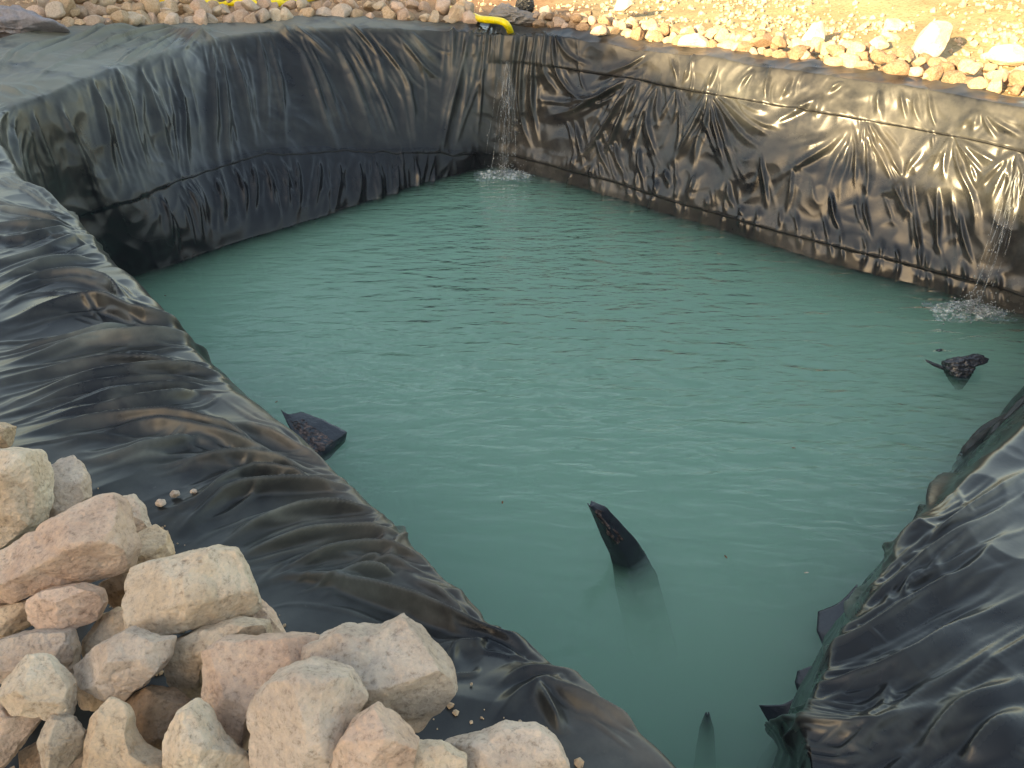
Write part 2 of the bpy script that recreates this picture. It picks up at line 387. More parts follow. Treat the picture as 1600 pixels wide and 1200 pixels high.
# near left bank
for pts, A in (
    ([(120, 357), (60, 330), (0, 292)], .035), ([(122, 360), (50, 345), (-40, 318)], .03), ([(124, 362), (50, 362), (-40, 350)], .035), ([(124, 366), (40, 380), (-40, 372)], .03),
    ([(118, 345), (60, 300), (0, 262)], .03), ([(160, 392), (80, 398), (-40, 425)], .04), ([(158, 406), (70, 424), (-40, 452)], .035),
    ([(210, 482), (150, 447), (60, 446), (-30, 478)], .05), ([(300, 542), (230, 505), (160, 481), (90, 484), (-30, 520)], .06),
    ([(215, 512), (130, 540), (-40, 560)], .035), ([(345, 562), (240, 536), (130, 547), (-40, 586)], .05), ([(300, 572), (180, 572), (60, 590), (-40, 610)], .03),
    ([(375, 584), (260, 586), (130, 606), (-40, 655)], .045), ([(330, 598), (150, 616), (-20, 660)], .035), ([(330, 606), (190, 628), (50, 660)], .035),
    ([(320, 614), (270, 634), (190, 648), (30, 662)], .045), ([(420, 718), (330, 681), (240, 668), (140, 670), (0, 692)], .06), ([(450, 732), (390, 708), (310, 686), (220, 678), (70, 702)], .05),
    ([(320, 691), (210, 716), (110, 724)], .035), ([(490, 748), (400, 727), (300, 728), (220, 732)], .045), ([(520, 742), (450, 700), (400, 680), (330, 650)], .035),
    ([(520, 768), (400, 748), (310, 790), (220, 808)], .045), ([(560, 768), (440, 768), (350, 782), (260, 852)], .05), ([(600, 800), (500, 806), (400, 830), (330, 870)], .05),
    ([(640, 832), (520, 846), (420, 862), (350, 880)], .06), ([(690, 880), (600, 868), (500, 880), (410, 908)], .055), ([(690, 882), (620, 850), (560, 842)], .045),
    ([(905, 1045), (800, 1005), (700, 976), (600, 942), (520, 914), (440, 906), (380, 925)], .07), ([(620, 902), (560, 905), (500, 914)], .045), ([(735, 975), (680, 932), (625, 902)], .035),
    ([(1000, 1152), (900, 1100), (820, 1056)], .06), ([(960, 1090), (890, 1060), (820, 1056), (770, 1080)], .05), ([(760, 1000), (752, 1016), (712, 1022), (702, 1060)], .03),
    ([(880, 1150), (850, 1100), (825, 1058)], .03), ([(780, 955), (720, 935), (650, 930)], .045)):
    T('nl', pts, A * .95, 34, 1, 26, asym=.45, p=1.05, taper=(.4, .5), fine=(4, 12, 8, 32))
# near right bank
for pts, A in (
    ([(1275, 1080), (1340, 1000), (1450, 930), (1530, 880), (1610, 800)], .05), ([(1275, 1085), (1400, 1046), (1500, 985), (1610, 925)], .05),
    ([(1350, 952), (1430, 890), (1520, 830), (1610, 775)], .045), ([(1368, 862), (1440, 828), (1500, 760), (1610, 655)], .05), ([(1330, 980), (1350, 930), (1380, 890)], .03),
    ([(1225, 1172), (1265, 1128), (1400, 1062), (1490, 1008), (1610, 950)], .055), ([(1240, 1200), (1320, 1150), (1430, 1100), (1520, 1040), (1610, 1000)], .04),
    ([(1430, 1192), (1500, 1122), (1610, 1055)], .05), ([(1480, 742), (1545, 680), (1610, 620)], .04), ([(1400, 842), (1470, 778), (1560, 700)], .035), ([(1300, 1195), (1420, 1128), (1510, 1075)], .035),
    ([(1405, 950), (1420, 915), (1470, 880)], .03), ([(1440, 860), (1520, 800), (1610, 730)], .035), ([(1500, 1195), (1560, 1140), (1610, 1110)], .04)):
    T('nr', pts, A * .9, 38, 1, 26, asym=.5, p=1.05, taper=(.4, .5), fine=(6, 12, 8, 40))
# left wall
for pts, A in (
    ([(142, 118), (160, 190), (190, 310)], .06), ([(218, 100), (240, 170), (280, 275)], .06), ([(88, 160), (120, 235), (175, 355)], .07), ([(330, 66), (336, 180), (346, 285)], .06),
    ([(342, 66), (356, 190), (366, 300)], .05), ([(360, 66), (385, 160), (402, 240)], .045), ([(465, 62), (500, 160), (532, 250)], .06), ([(478, 60), (512, 140), (545, 230)], .045),
    ([(520, 60), (556, 138), (592, 245)], .06), ([(535, 45), (598, 160), (625, 240)], .06), ([(540, 36), (590, 90), (612, 175)], .05), ([(440, 42), (500, 76), (545, 120)], .045),
    ([(620, 52), (662, 105), (705, 130)], .06), ([(640, 48), (668, 80), (700, 100)], .04), ([(738, 45), (720, 112), (688, 255)], .07), ([(712, 40), (706, 100), (704, 150)], .05),
    ([(300, 46), (250, 76), (215, 112)], .05), ([(300, 46), (272, 72), (255, 92)], .04), ([(288, 48), (220, 64), (160, 84)], .035), ([(305, 46), (330, 62), (345, 85)], .04),
    ([(180, 105), (205, 180), (240, 290)], .04), ([(268, 90), (285, 180), (300, 300)], .04), ([(420, 60), (440, 150), (446, 240)], .05), ([(575, 46), (640, 140), (650, 245)], .045), ([(400, 50), (415, 120), (420, 230)], .035),
    ([(25, 180), (20, 240), (40, 330)], .07), ([(15, 172), (0, 220), (-10, 300)], .06), ([(50, 170), (60, 215), (100, 320)], .06), ([(40, 150), (0, 140), (-30, 128)], .05)):
    T('left', pts, A * .8, 16, 2, 16, asym=.75, p=1.1, fine=(3, 4.0, 4.5, 16))
for pts, A in (([(296, 47), (200, 62), (120, 92), (40, 140)], .06), ([(298, 47), (230, 78), (160, 112)], .05), ([(180, 45), (110, 70), (30, 110)], .055), ([(120, 50), (60, 80), (0, 120)], .05),
               ([(330, 45), (300, 66), (275, 88)], .05), ([(420, 38), (450, 52), (480, 70)], .05), ([(220, 44), (150, 60), (80, 78)], .045), ([(60, 62), (20, 90), (-20, 130)], .045)):
    T('left', pts, A, 12, 2, 10, asym=.7, p=1.1, fine=(3, 5, 5, 12))
for x, x2 in ((250, 268), (290, 318), (335, 350), (368, 385), (392, 396), (410, 430), (440, 449), (462, 464), (500, 488), (530, 520), (560, 556), (585, 592), (620, 612), (650, 645), (680, 660)):
    y0 = np.interp(x, [250, 400, 460, 600, 700], [305, 252, 250, 252, 262])
    T('left', [(x, y0), ((x + x2) / 2 + 3, y0 + 35), (x2, y0 + 90)], .045, 13, 2, 14, asym=.75, fine=(3, 4.0, 4.5, 14))
for x, x2, y2 in ((742, 724, 150), (750, 732, 128), (757, 742, 110), (764, 752, 118), (771, 766, 128), (778, 772, 160), (785, 778, 140), (748, 712, 240), (762, 745, 230)):
    T('left', [(x, 40), ((x + x2) / 2, (40 + y2) / 2), (x2, y2)], .04, 5, 1, 5)
# right wall
for pts, A in (
    ([(852, 52), (872, 112), (900, 150), (945, 166)], .05), ([(842, 50), (852, 112), (882, 152)], .045), ([(830, 50), (832, 150), (846, 245)], .06), ([(818, 52), (814, 180), (840, 248)], .06), ([(806, 50), (802, 120), (800, 230)], .045),
    ([(862, 56), (890, 85), (930, 105)], .035), ([(985, 122), (930, 156), (862, 160)], .06), ([(985, 124), (905, 170), (850, 182)], .06), ([(985, 126), (955, 185), (915, 240), (880, 262)], .05), ([(990, 128), (965, 200), (925, 275)], .05),
    ([(1010, 84), (980, 105), (930, 122)], .04)):
    T('right', pts, A, 10, 2, 10, fine=(2, 4, 4, 12))
FAN('right', 1000, 122, [[(975, 155), (958, 180)], [(990, 160), (975, 185)]], .05, 9)
FAN('right', 1032, 128, [[(1018, 160), (1014, 200), (1038, 275)], [(1030, 165), (1028, 205)], [(1005, 180), (985, 250)]], .055, 9)
FAN('right', 1058, 133, [[(1045, 165), (1022, 200)], [(1060, 170), (1048, 200)], [(1064, 180), (1062, 215), (1048, 260)]], .05, 8)
FAN('right', 1110, 142, [[(1090, 185), (1066, 232), (1044, 272)], [(1105, 190), (1092, 220), (1080, 280)], [(1116, 190), (1126, 230), (1142, 285)], [(1124, 185), (1140, 235), (1160, 292)], [(1135, 175), (1165, 215), (1202, 238)], [(1142, 165), (1185, 200), (1215, 212)]], .06, 10, 2)
FAN('right', 1150, 150, [[(1175, 168), (1210, 175)], [(1170, 178), (1205, 195), (1240, 195)]], .045, 9)
FAN('right', 1287, 145, [[(1262, 165), (1205, 196)], [(1280, 165), (1274, 186)], [(1250, 172), (1180, 205)]], .055, 9)
FAN('right', 1335, 195, [[(1300, 225), (1250, 258), (1205, 285)], [(1322, 225), (1305, 258), (1290, 300)], [(1330, 235), (1322, 265), (1304, 305)], [(1290, 220), (1230, 240)], [(1338, 240), (1336, 300)]], .06, 10, 2)
FAN('right', 1352, 183, [[(1348, 220), (1342, 255), (1332, 292)], [(1362, 215), (1376, 245), (1396, 276)], [(1370, 205), (1392, 240), (1412, 276)], [(1356, 230), (1358, 280), (1350, 330)]], .06, 9, 2)
FAN('right', 1412, 278, [[(1425, 250), (1452, 215)], [(1395, 250), (1380, 222)], [(1400, 300), (1372, 300)], [(1415, 310), (1428, 345)]], .05, 9)
FAN('right', 1490, 210, [[(1515, 245), (1545, 280)], [(1520, 232), (1580, 265)], [(1478, 250), (1474, 290)], [(1498, 260), (1520, 310), (1524, 380)], [(1470, 240), (1452, 275)]], .055, 10, 2)
FAN('right', 1535, 172, [[(1510, 190), (1495, 206)], [(1525, 195), (1518, 214)], [(1545, 195), (1565, 225)], [(1560, 190), (1610, 220)]], .045, 9)
FAN('right', 1590, 235, [[(1570, 270), (1540, 330)], [(1590, 280), (1580, 350)], [(1605, 300), (1600, 380)], [(1560, 260), (1520, 300)]], .055, 10)
for x, x2, y0, y1 in ((1410, 1418, 140, 192), (1455, 1466, 148, 204), (1375, 1372, 138, 184), (1240, 1215, 120, 160), (1180, 1150, 110, 148), (1120, 1100, 102, 140), (1080, 1066, 95, 134), (1205, 1198, 118, 160), (1320, 1288, 128, 150), (1050, 1060, 92, 130), (1430, 1440, 148, 196),
                      (1465, 1466, 290, 412), (1395, 1420, 282, 345), (1300, 1312, 300, 365), (1350, 1362, 310, 378), (1240, 1225, 260, 340), (1190, 1200, 240, 330), (1140, 1150, 285, 330), (1090, 1070, 270, 315), (1040, 1045, 265, 300), (1000, 1010, 230, 290), (960, 985, 220, 288), (1430, 1440, 330, 410), (1500, 1520, 330, 420), (900, 915, 190, 270), (930, 960, 210, 282)):
    T('right', [(x, y0), ((x + x2) / 2 + fr_.uniform(-4, 4), (y0 + y1) / 2), (x2, y1)], .045, 8, 2, 11, fine=(2, 4, 4, 12))
for q in range(26):                              # pinches along the lower seam
    x = 890 + q * 27 + fr_.uniform(-8, 8); yb = np.interp(x, [850, 950, 1280, 1480, 1600], [262, 284, 372, 432, 470])
    T('right', [(x, yb), (x + fr_.uniform(-8, 8), yb - fr_.uniform(18, 42))], .04, 6, 1, 6)
    T('right', [(x, yb), (x + fr_.uniform(-14, 14), yb + 28)], .035, 7, 1, 6)
# walls of the near banks, seen only past their brows
for q in range(70):
    s0 = s_of(12.6) + (s_of(23.4) - s_of(12.6)) * (q + fr_.uniform(0, .8)) / 70
    crease([(s0, .12), (s0 + fr_.uniform(-.1, .1), .6), (s0 + fr_.uniform(-.25, .25), 1.3)], fr_.uniform(.005, .015), fr_.uniform(.08, .16))
H = blur_s(blur_v(H, 2), 1) + blur_s(blur_v(H2, 1), 1)
H *= (1 - .72 * (W_NL + W_NR)[:, None] * np.exp(-((VV - .02) / .10) ** 2))
cr_ = noise3(BASE[..., 0] * 5, BASE[..., 1] * 5, BASE[..., 2] * 5)
H += .006 * ridge(cr_, 1.2) + .008 * fbm3(BASE[..., 0] * 2.2, BASE[..., 1] * 2.2, BASE[..., 2] * 2.2, 2)
LIN = BASE + NB * (0.004 + H)[..., None]
SEAM_R, SEAM_R2 = 0.20, 0.90
# sheet laps: a small step down at each seam row
lap = np.zeros((NS, NV))
row = np.arange(NV)[None, :]
puck = .5 + .5 * noise3(SVs * 14, 0 * SVs, 5.0)
def lap_at(fr, wgt, A=.016):
    global lap
    rr = NT + NW * fr
    lap += wgt[:, None] * A * smoothstep(rr - 12, rr - .2, row) * (1 - smoothstep(rr - .2, rr + .8, row)) * (.5 + puck)
wig = .012 * noise3(US * 1.3, 0, 9.0)
lap_at((SEAM_R + wig)[:, None], W_RIGHT); lap_at((SEAM_R2 + wig)[:, None], W_RIGHT)
SEAM_L = np.interp(US, [s_of(0), s_of(3), s_of(4), s_of(5), s_of(6)], [.60, .62, .78, .84, .9])
lap_at((SEAM_L + 2.2 * wig + .015 * noise3(US * 5, 0, 3.0))[:, None], W_LEFT, .009)
LIN = LIN + NB * lap[..., None]
# dust with painted crest highlights, warm dirt and wetness per vertex
dust_glint = .20 * np.ones((NS, NV)) + .25 * fbm3(SVs * .7, VV * .9, 2.0, 3)
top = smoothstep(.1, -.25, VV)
dust_glint += top * (.45 * W_LEFT + .10 * W_RIGHT + .10 * W_NL + .10 * W_NR)[:, None]
dust_glint -= .32 * W_LEFT[:, None] * smoothstep(-.06, .02, WF - SEAM_L[:, None])
dust_glint += .15 * W_RIGHT[:, None] + .12 * W_RIGHT[:, None] * smoothstep(.02, -.01, WF - SEAM_R)
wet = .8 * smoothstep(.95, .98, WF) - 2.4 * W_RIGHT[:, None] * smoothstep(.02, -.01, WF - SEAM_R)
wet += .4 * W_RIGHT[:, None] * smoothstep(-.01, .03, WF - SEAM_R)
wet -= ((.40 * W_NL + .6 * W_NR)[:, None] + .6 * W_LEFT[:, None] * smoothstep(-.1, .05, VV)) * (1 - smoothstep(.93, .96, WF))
dust_glint += .55 * smoothstep(.955, .97, WF) * np.clip(.5 + 1.5 * noise3(SVs * 3, VV * 20, 1.0), 0, 1) - .2 * W_NR[:, None]
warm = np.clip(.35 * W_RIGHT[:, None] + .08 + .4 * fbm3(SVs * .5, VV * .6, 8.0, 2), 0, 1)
warm *= 1 - .85 * (W_NL + W_NR)[:, None]
edge = np.exp(-((VV + .05) / .13) ** 2) * ((US > s_of(17.6)) & (US < s_of(20.6)))[:, None]
dust_glint += .45 * edge; warm = np.clip(warm + .6 * edge, 0, 1)
dust_glint += (W_NL * 1.0 + W_NR * .8 + W_LEFT * .45)[:, None] * blur_s(blur_v(H3, 1), 1) * np.clip(.55 + .9 * noise3(SVs * 4, VV * 4, 6.0), .1, 1)  # crest highlights put into the colour as light lines on the folds
dust_glint += (.06 * W_NL + .0 * W_NR)[:, None]
dust_glint += 2.2 * (W_LEFT * smoothstep(s_of(5.2), s_of(4.0), np.where(US > s_of(20), 0, US)))[:, None] * smoothstep(.02, -.15, VV)
pp = np.exp(-((PX - 288) / 26) ** 2 - ((PY - 57) / 9) ** 2) * (W_LEFT[:, None] > .5) * FACE
dust_glint += 1.5 * pp; warm = np.clip(warm + 1.2 * pp, 0, 1)
dust_glint = np.clip(dust_glint, 0, 2.6); wet = np.clip(wet, 0, 1)
root = empty('pond_liner', tuple(CEN))
tag(root, 'wrinkled black plastic liner covering the pond walls and banks', 'pond liner')
seam_row = NT + int(round(NW * SEAM_R))
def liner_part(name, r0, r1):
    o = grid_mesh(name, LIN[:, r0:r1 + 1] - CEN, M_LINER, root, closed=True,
                  attrs={'dust_glint': dust_glint[:, r0:r1 + 1], 'warm': warm[:, r0:r1 + 1], 'wet': wet[:, r0:r1 + 1]})
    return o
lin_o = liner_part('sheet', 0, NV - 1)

M_SEAM = simple('seam_weld', (.010, .010, .011), .5, .3, 60, .3, .003)
def seam(frac, k0, k1):
    ii_ = np.nonzero((US >= s_of(k0)) & (US <= s_of(k1)))[0]
    fr__ = frac[ii_] if np.ndim(frac) else np.full(len(ii_), frac)
    rr_ = NT + NW * fr__ + .4
    out = []
    for o_, lift in ((-.55, .0005), (-.3, .005), (.25, .005), (.5, .0005)):
        r_ = rr_ + o_; a_ = np.floor(r_).astype(int); f_ = (r_ - a_)[:, None]
        out.append(LIN[ii_, a_] * (1 - f_) + LIN[ii_, a_ + 1] * f_ + NB[ii_, a_] * lift)
    grid_mesh('seam', np.stack(out, 1) - CEN, M_SEAM, root)
seam(SEAM_R + wig, 6.9, 12.2); seam(SEAM_R2 + wig, 6.4, 12.2)
seam(SEAM_L + 2.2 * wig + .015 * noise3(US * 5, 0, 3.0), 1.5, 5.8)

# ------------------------------------------------------------------ water
SILT = 2.5
def water_mat():
    m, nt, b = new_mat('turquoise_water'); L = nt.links
    tc = N(nt, 'ShaderNodeTexCoord')
    mp = N(nt, 'ShaderNodeMapping'); mp.inputs['Scale'].default_value = (1.0, 2.7, 1.0); L.new(tc.outputs['Object'], mp.inputs[0])
    n1 = N(nt, 'ShaderNodeTexNoise', Scale=3.0, Detail=2.5, Roughness=0.45, Distortion=0.35); L.new(mp.outputs[0], n1.inputs['Vector'])
    mp2 = N(nt, 'ShaderNodeMapping'); mp2.inputs['Scale'].default_value = (1.0, 3.4, 1.0); mp2.inputs['Rotation'].default_value = (0, 0, .15); L.new(tc.outputs['Object'], mp2.inputs[0])
    n2 = N(nt, 'ShaderNodeTexNoise', Scale=5.5, Detail=2.0, Roughness=0.5); L.new(mp2.outputs[0], n2.inputs['Vector'])
    a = N(nt, 'ShaderNodeAttribute', attribute_name='ripple')
    ad = N(nt, 'ShaderNodeMath', operation='MULTIPLY_ADD'); L.new(n2.outputs[0], ad.inputs[0]); ad.inputs[1].default_value = .35; L.new(n1.outputs[0], ad.inputs[2])
    mu = N(nt, 'ShaderNodeMath', operation='MULTIPLY'); L.new(ad.outputs[0], mu.inputs[0]); L.new(a.outputs['Fac'], mu.inputs[1])
    bm = N(nt, 'ShaderNodeBump', Strength=1.0, Distance=0.085); L.new(mu.outputs[0], bm.inputs['Height'])
    nt.nodes.remove(b)
    out = [n for n in nt.nodes if n.type == 'OUTPUT_MATERIAL'][0]
    fz = N(nt, 'ShaderNodeFresnel', IOR=1.33); L.new(bm.outputs[0], fz.inputs['Normal'])
    gl = N(nt, 'ShaderNodeBsdfGlossy', Roughness=0.03); L.new(bm.outputs[0], gl.inputs['Normal'])
    tr = N(nt, 'ShaderNodeBsdfTransparent')
    ms = N(nt, 'ShaderNodeMixShader'); L.new(fz.outputs[0], ms.inputs[0]); L.new(tr.outputs[0], ms.inputs[1]); L.new(gl.outputs[0], ms.inputs[2])
    L.new(ms.outputs[0], out.inputs['Surface'])
    # silt hanging in the water
    sc_ = N(nt, 'ShaderNodeVolumeScatter', Density=SILT); sc_.inputs['Color'].default_value = (.58, .97, .715, 1); sc_.inputs['Anisotropy'].default_value = -.1
    ab = N(nt, 'ShaderNodeVolumeAbsorption', Density=SILT * .22); ab.inputs['Color'].default_value = (.06, .92, .42, 1)
    av = N(nt, 'ShaderNodeAddShader'); L.new(sc_.outputs[0], av.inputs[0]); L.new(ab.outputs[0], av.inputs[1])
    L.new(av.outputs[0], out.inputs['Volume'])
    return m
M_WATER = water_mat()
nr = 90
fr = np.linspace(0, 1, nr)
LWo = LW - inw * 0.30
WP = CEN[None, None, :] * (1 - fr)[None, :, None] + LWo[:, None, :] * fr[None, :, None]
WP[..., 2] = -D
rip = np.clip(.10 + .7 * np.exp(-((WP[..., 0] + .2) ** 2 + (WP[..., 1] - 9.4) ** 2) / .5) + .7 * np.exp(-((WP[..., 0] - 3.9) ** 2 + (WP[..., 1] - 5.9) ** 2) / .35) + .9 * np.exp(-(((WP[..., 0] - .6) / 2.2) ** 2 + ((WP[..., 1] - 7.0) / 2.3) ** 2)) + .35 * np.exp(-(((WP[..., 0] - 2.6) / 1.2) ** 2 + ((WP[..., 1] - 4.6) / 1.0) ** 2)), 0, 1)
wat = grid_mesh('water', WP, M_WATER, None, closed=True, attrs={'ripple': rip}, flip=True)
FL = CEN[None, None, :] * (1 - np.linspace(0, 1, 12))[None, :, None] + (LU - inw * .35)[:, None, :] * np.linspace(0, 1, 12)[None, :, None]
FL[..., 2] = -D - .85
flo = grid_mesh('pond_floor', FL, simple('silt', (.12, .24, .18), .9, .1), None, closed=True); tag(flo, kind='structure')
tag(wat, 'murky turquoise water filling the pond', 'water', kind='structure')

# ------------------------------------------------------------------ ground, plus an unseen earth ridge added up-sun to shade the near side
def ground_mat():
    m, nt, b = new_mat('dry_earth'); L = nt.links
    tc = N(nt, 'ShaderNodeTexCoord')
    n1 = N(nt, 'ShaderNodeTexNoise', Scale=.9, Detail=8.0, Roughness=0.6); L.new(tc.outputs['Object'], n1.inputs['Vector'])
    n2 = N(nt, 'ShaderNodeTexNoise', Scale=24.0, Detail=6.0, Roughness=0.7); L.new(tc.outputs['Object'], n2.inputs['Vector'])
    v = N(nt, 'ShaderNodeTexVoronoi', Scale=22.0); L.new(tc.outputs['Object'], v.inputs['Vector'])
    a = N(nt, 'ShaderNodeAttribute', attribute_name='sand')
    r = ramp(nt, [(.3, (.20, .115, .065)), (.5, (.27, .165, .10)), (.7, (.34, .22, .14))]); L.new(n1.outputs[0], r.inputs[0])
    r2 = ramp(nt, [(.3, (.25, .18, .095)), (.5, (.33, .255, .145)), (.72, (.38, .305, .185))]); L.new(n1.outputs[0], r2.inputs[0])
    mx = N(nt, 'ShaderNodeMix', data_type='RGBA'); L.new(a.outputs['Fac'], mx.inputs[0]); L.new(r.outputs[0], mx.inputs[6]); L.new(r2.outputs[0], mx.inputs[7])
    r3 = ramp(nt, [(.3, (.45, .42, .38)), (.5, (.95, .95, .95)), (.75, (1.2, 1.16, 1.1))]); L.new(n2.outputs[0], r3.inputs[0])
    a2 = N(nt, 'ShaderNodeAttribute', attribute_name='far_dim')
    mg = N(nt, 'ShaderNodeMix', data_type='RGBA'); L.new(a2.outputs['Fac'], mg.inputs[0]); L.new(mx.outputs[2], mg.inputs[6]); mg.inputs[7].default_value = (.055, .062, .032, 1)  # dark tone added far out, out of view, against warm reflections
    m2 = N(nt, 'ShaderNodeMix', data_type='RGBA', blend_type='MULTIPLY'); m2.inputs[0].default_value = 1; L.new(mg.outputs[2], m2.inputs[6]); L.new(r3.outputs[0], m2.inputs[7])
    L.new(m2.outputs[2], b.inputs['Base Color']); b.inputs['Roughness'].default_value = .95; b.inputs['Specular IOR Level'].default_value = .1
    bm = N(nt, 'ShaderNodeBump', Strength=.7, Distance=.02); L.new(n2.outputs[0], bm.inputs['Height'])
    L.new(bm.outputs[0], b.inputs['Normal'])
    return m
M_GROUND = ground_mat()
outw = LO - CEN; outw[:, 2] = 0; outw /= np.linalg.norm(outw, axis=1)[:, None]
GS = np.arange(0, NS, 2)
dist = np.concatenate([[-.2, -.1, 0.0], np.cumsum(0.05 * 1.045 ** np.arange(150))])
dist = dist[dist < 400]; dist = np.append(dist, 600)
G = LO[GS][:, None, :] + outw[GS][:, None, :] * dist[None, :, None]
SUN_R = np.array([SUN_TO[1], -SUN_TO[0]])
def ridge_h(u):
    return np.interp(u, [-60, -30, -10, -6.4, -4.15, -1.35, 4, 14, 30], [6.0, 8.6, 8.75, 8.65, 7.95, 7.45, 7.2, 6.8, 4.0])  # unseen crest, shaped to set the shadow edge on the right wall
def terrain(x, y):
    u = x * SUN_R[0] + y * SUN_R[1]; w = x * SUN_TO[0] + y * SUN_TO[1]
    prof = np.clip(1 - (w + 19) / 11.5, 0, 1)
    prof = np.where(w < -22, np.clip(1 - (-22 - w) / 30, 0, 1), prof)
    z = (ridge_h(u) + .04) * prof * smoothstep(-75, -50, u) * smoothstep(48, 26, u)
    return z
base_z = LO[GS][:, None, 2] * np.exp(-np.clip(dist, 0, None) / 1.2)[None, :]
GZ = base_z - .03 + .05 * fbm3(G[..., 0] * .7, G[..., 1] * .7, 0, 4) * smoothstep(0.1, 1.0, dist)[None, :]
GZ = GZ + terrain(G[..., 0], G[..., 1])
GZ = GZ + .35 * smoothstep(0, 3.5, dist)[None, :] * np.exp(-((G[..., 0] - 6.5) / 3.0) ** 2 - ((G[..., 1] - 11) / 3.0) ** 2)
GZ[:, 0] -= .30; GZ[:, 1] -= .16; GZ[:, 2] -= .03
G[..., 2] = GZ
far_ = smoothstep(15, 26, np.hypot(G[..., 0], G[..., 1] - 5))  # unseen far ground, darkened so less warm glow reaches the liner
sand = smoothstep(-.9, .7, G[..., 0] - .5 - .25 * (G[..., 1] - 10.5) + .9 * fbm3(G[..., 0] * .8, G[..., 1] * .8, 4.0, 3)) * smoothstep(14.5, 12.2, G[..., 1] - .35 * G[..., 0])
grd = grid_mesh('ground', G, M_GROUND, None, closed=True, attrs={'sand': sand, 'far_dim': far_})
tag(grd, 'dry brown and sandy earth around the pond', 'ground', kind='structure')
#@@OBJECTS
# ------------------------------------------------------------------ stones
def ico(sub):
    bm = bmesh.new(); bmesh.ops.create_icosphere(bm, subdivisions=sub, radius=1.0)
    v = np.array([x.co[:] for x in bm.verts]); f = [[x.index for x in q.verts] for q in bm.faces]; bm.free()
    return v, np.array(f)
ICO = {k: ico(k) for k in (1, 2, 3, 4, 6)}
def lap_smooth(v, f, n, w=.5):
    e = np.concatenate([f[:, [0, 1]], f[:, [1, 2]], f[:, [2, 0]]]); e = np.concatenate([e, e[:, ::-1]])
    cnt = np.bincount(e[:, 0], minlength=len(v))[:, None]
    for _ in range(n):
        a = np.stack([np.bincount(e[:, 0], weights=v[e[:, 1], k], minlength=len(v)) for k in range(3)], 1) / cnt
        v = v * (1 - w) + a * w
    return v
def cut_planes(v, ns, keep):
    for n_, k in zip(ns, keep):
        n_ = n_ / np.linalg.norm(n_); d = v @ n_; c = d.max() * k
        v = v - np.clip(d - c, 0, None)[:, None] * n_[None, :]
    return v
def rough_up(v, size, seed, a=1.0):
    u = v / size
    nrm = v / (np.linalg.norm(v, axis=1)[:, None] + 1e-9)
    h = .022 * fbm3(u[:, 0] * 1.8 + seed, u[:, 1] * 1.8, u[:, 2] * 1.8, 3) + .009 * fbm3(u[:, 0] * 7 + seed, u[:, 1] * 7, u[:, 2] * 7, 4, .7)
    h -= .009 * ridge(noise3(u[:, 0] * 5.6 + seed, u[:, 1] * 5.6 + 3, u[:, 2] * 5.6), 2.5)
    h -= .024 * ridge(noise3(u[:, 0] * 2.6 + seed, u[:, 1] * 2.6 + 9, u[:, 2] * 2.6), 2.0)
    return v + nrm * (h * a * size)[:, None]
def traced_stone(poly, z, mat, label, thick=.85, seed=0, group=None, cuts=9, name='stone', sub=6, cat='stone'):
    """a rock whose seen outline follows poly (photo pixels); z = height of its centre above the rim"""
    P = np.array(poly, float); P = P.mean(0) + (P - P.mean(0)) * 1.025
    x, y = P[:, 0], P[:, 1]; x2, y2 = np.roll(x, -1), np.roll(y, -1)
    cr = x * y2 - x2 * y; A = cr.sum() / 2
    cx, cy = ((x + x2) * cr).sum() / (6 * A), ((y + y2) * cr).sum() / (6 * A)
    cen = at(cx, cy, z); d = (cen - np.array([0, 0, CAM_H])) @ AFW
    m = d / F_PX; size = math.sqrt(abs(A)) * m
    # outline radius by angle
    ang = np.linspace(-np.pi, np.pi, 361)
    R = np.zeros(361)
    for k, a in enumerate(ang):
        dx, dy = math.cos(a), math.sin(a); best = 0
        for i in range(len(P)):
            p = P[i] - (cx, cy); q = P[(i + 1) % len(P)] - (cx, cy); e = q - p
            den = dx * e[1] - dy * e[0]
            if abs(den) < 1e-9: continue
            t = (p[0] * e[1] - p[1] * e[0]) / den; u = (p[0] * dy - p[1] * dx) / den
            if t > 0 and -1e-6 <= u <= 1 + 1e-6: best = max(best, t)
        R[k] = best
    v, f = ICO[sub]
    ph = np.arctan2(v[:, 1], v[:, 0]); rho = np.hypot(v[:, 0], v[:, 1]); zz = v[:, 2]
    Rp = np.interp(ph, ang, R) * m
    pw = 4.0
    k = 1 / (rho ** pw + np.abs(zz) ** pw) ** (1 / pw)
    lx, ly = Rp * np.cos(ph) * rho * k, Rp * np.sin(ph) * rho * k
    lz = zz * k * size * .5 * thick
    L = np.stack([lx, ly, lz], 1)                         # right, down, away from the camera
    r_ = np.random.RandomState(seed + 100)
    ns = []; kp = []
    for q in range(cuts):
        a = r_.uniform(0, 2 * np.pi); t = r_.uniform(.25, .95)
        ns.append(np.array([math.cos(a) * t, math.sin(a) * t, -1.0 + .35 * t])); kp.append(r_.uniform(.60, .90))
    L = cut_planes(L, ns, kp)
    L = lap_smooth(L, f, 1)
    L = rough_up(L, size, seed * 3.7)
    W = L[:, :1] * AX - L[:, 1:2] * AUP + L[:, 2:3] * AFW
    o = mesh_obj(name, W, f, mat, None, tuple(cen))
    tag(o, label, cat, group)
    return o
FG = 'broken stones piled on the near bank'
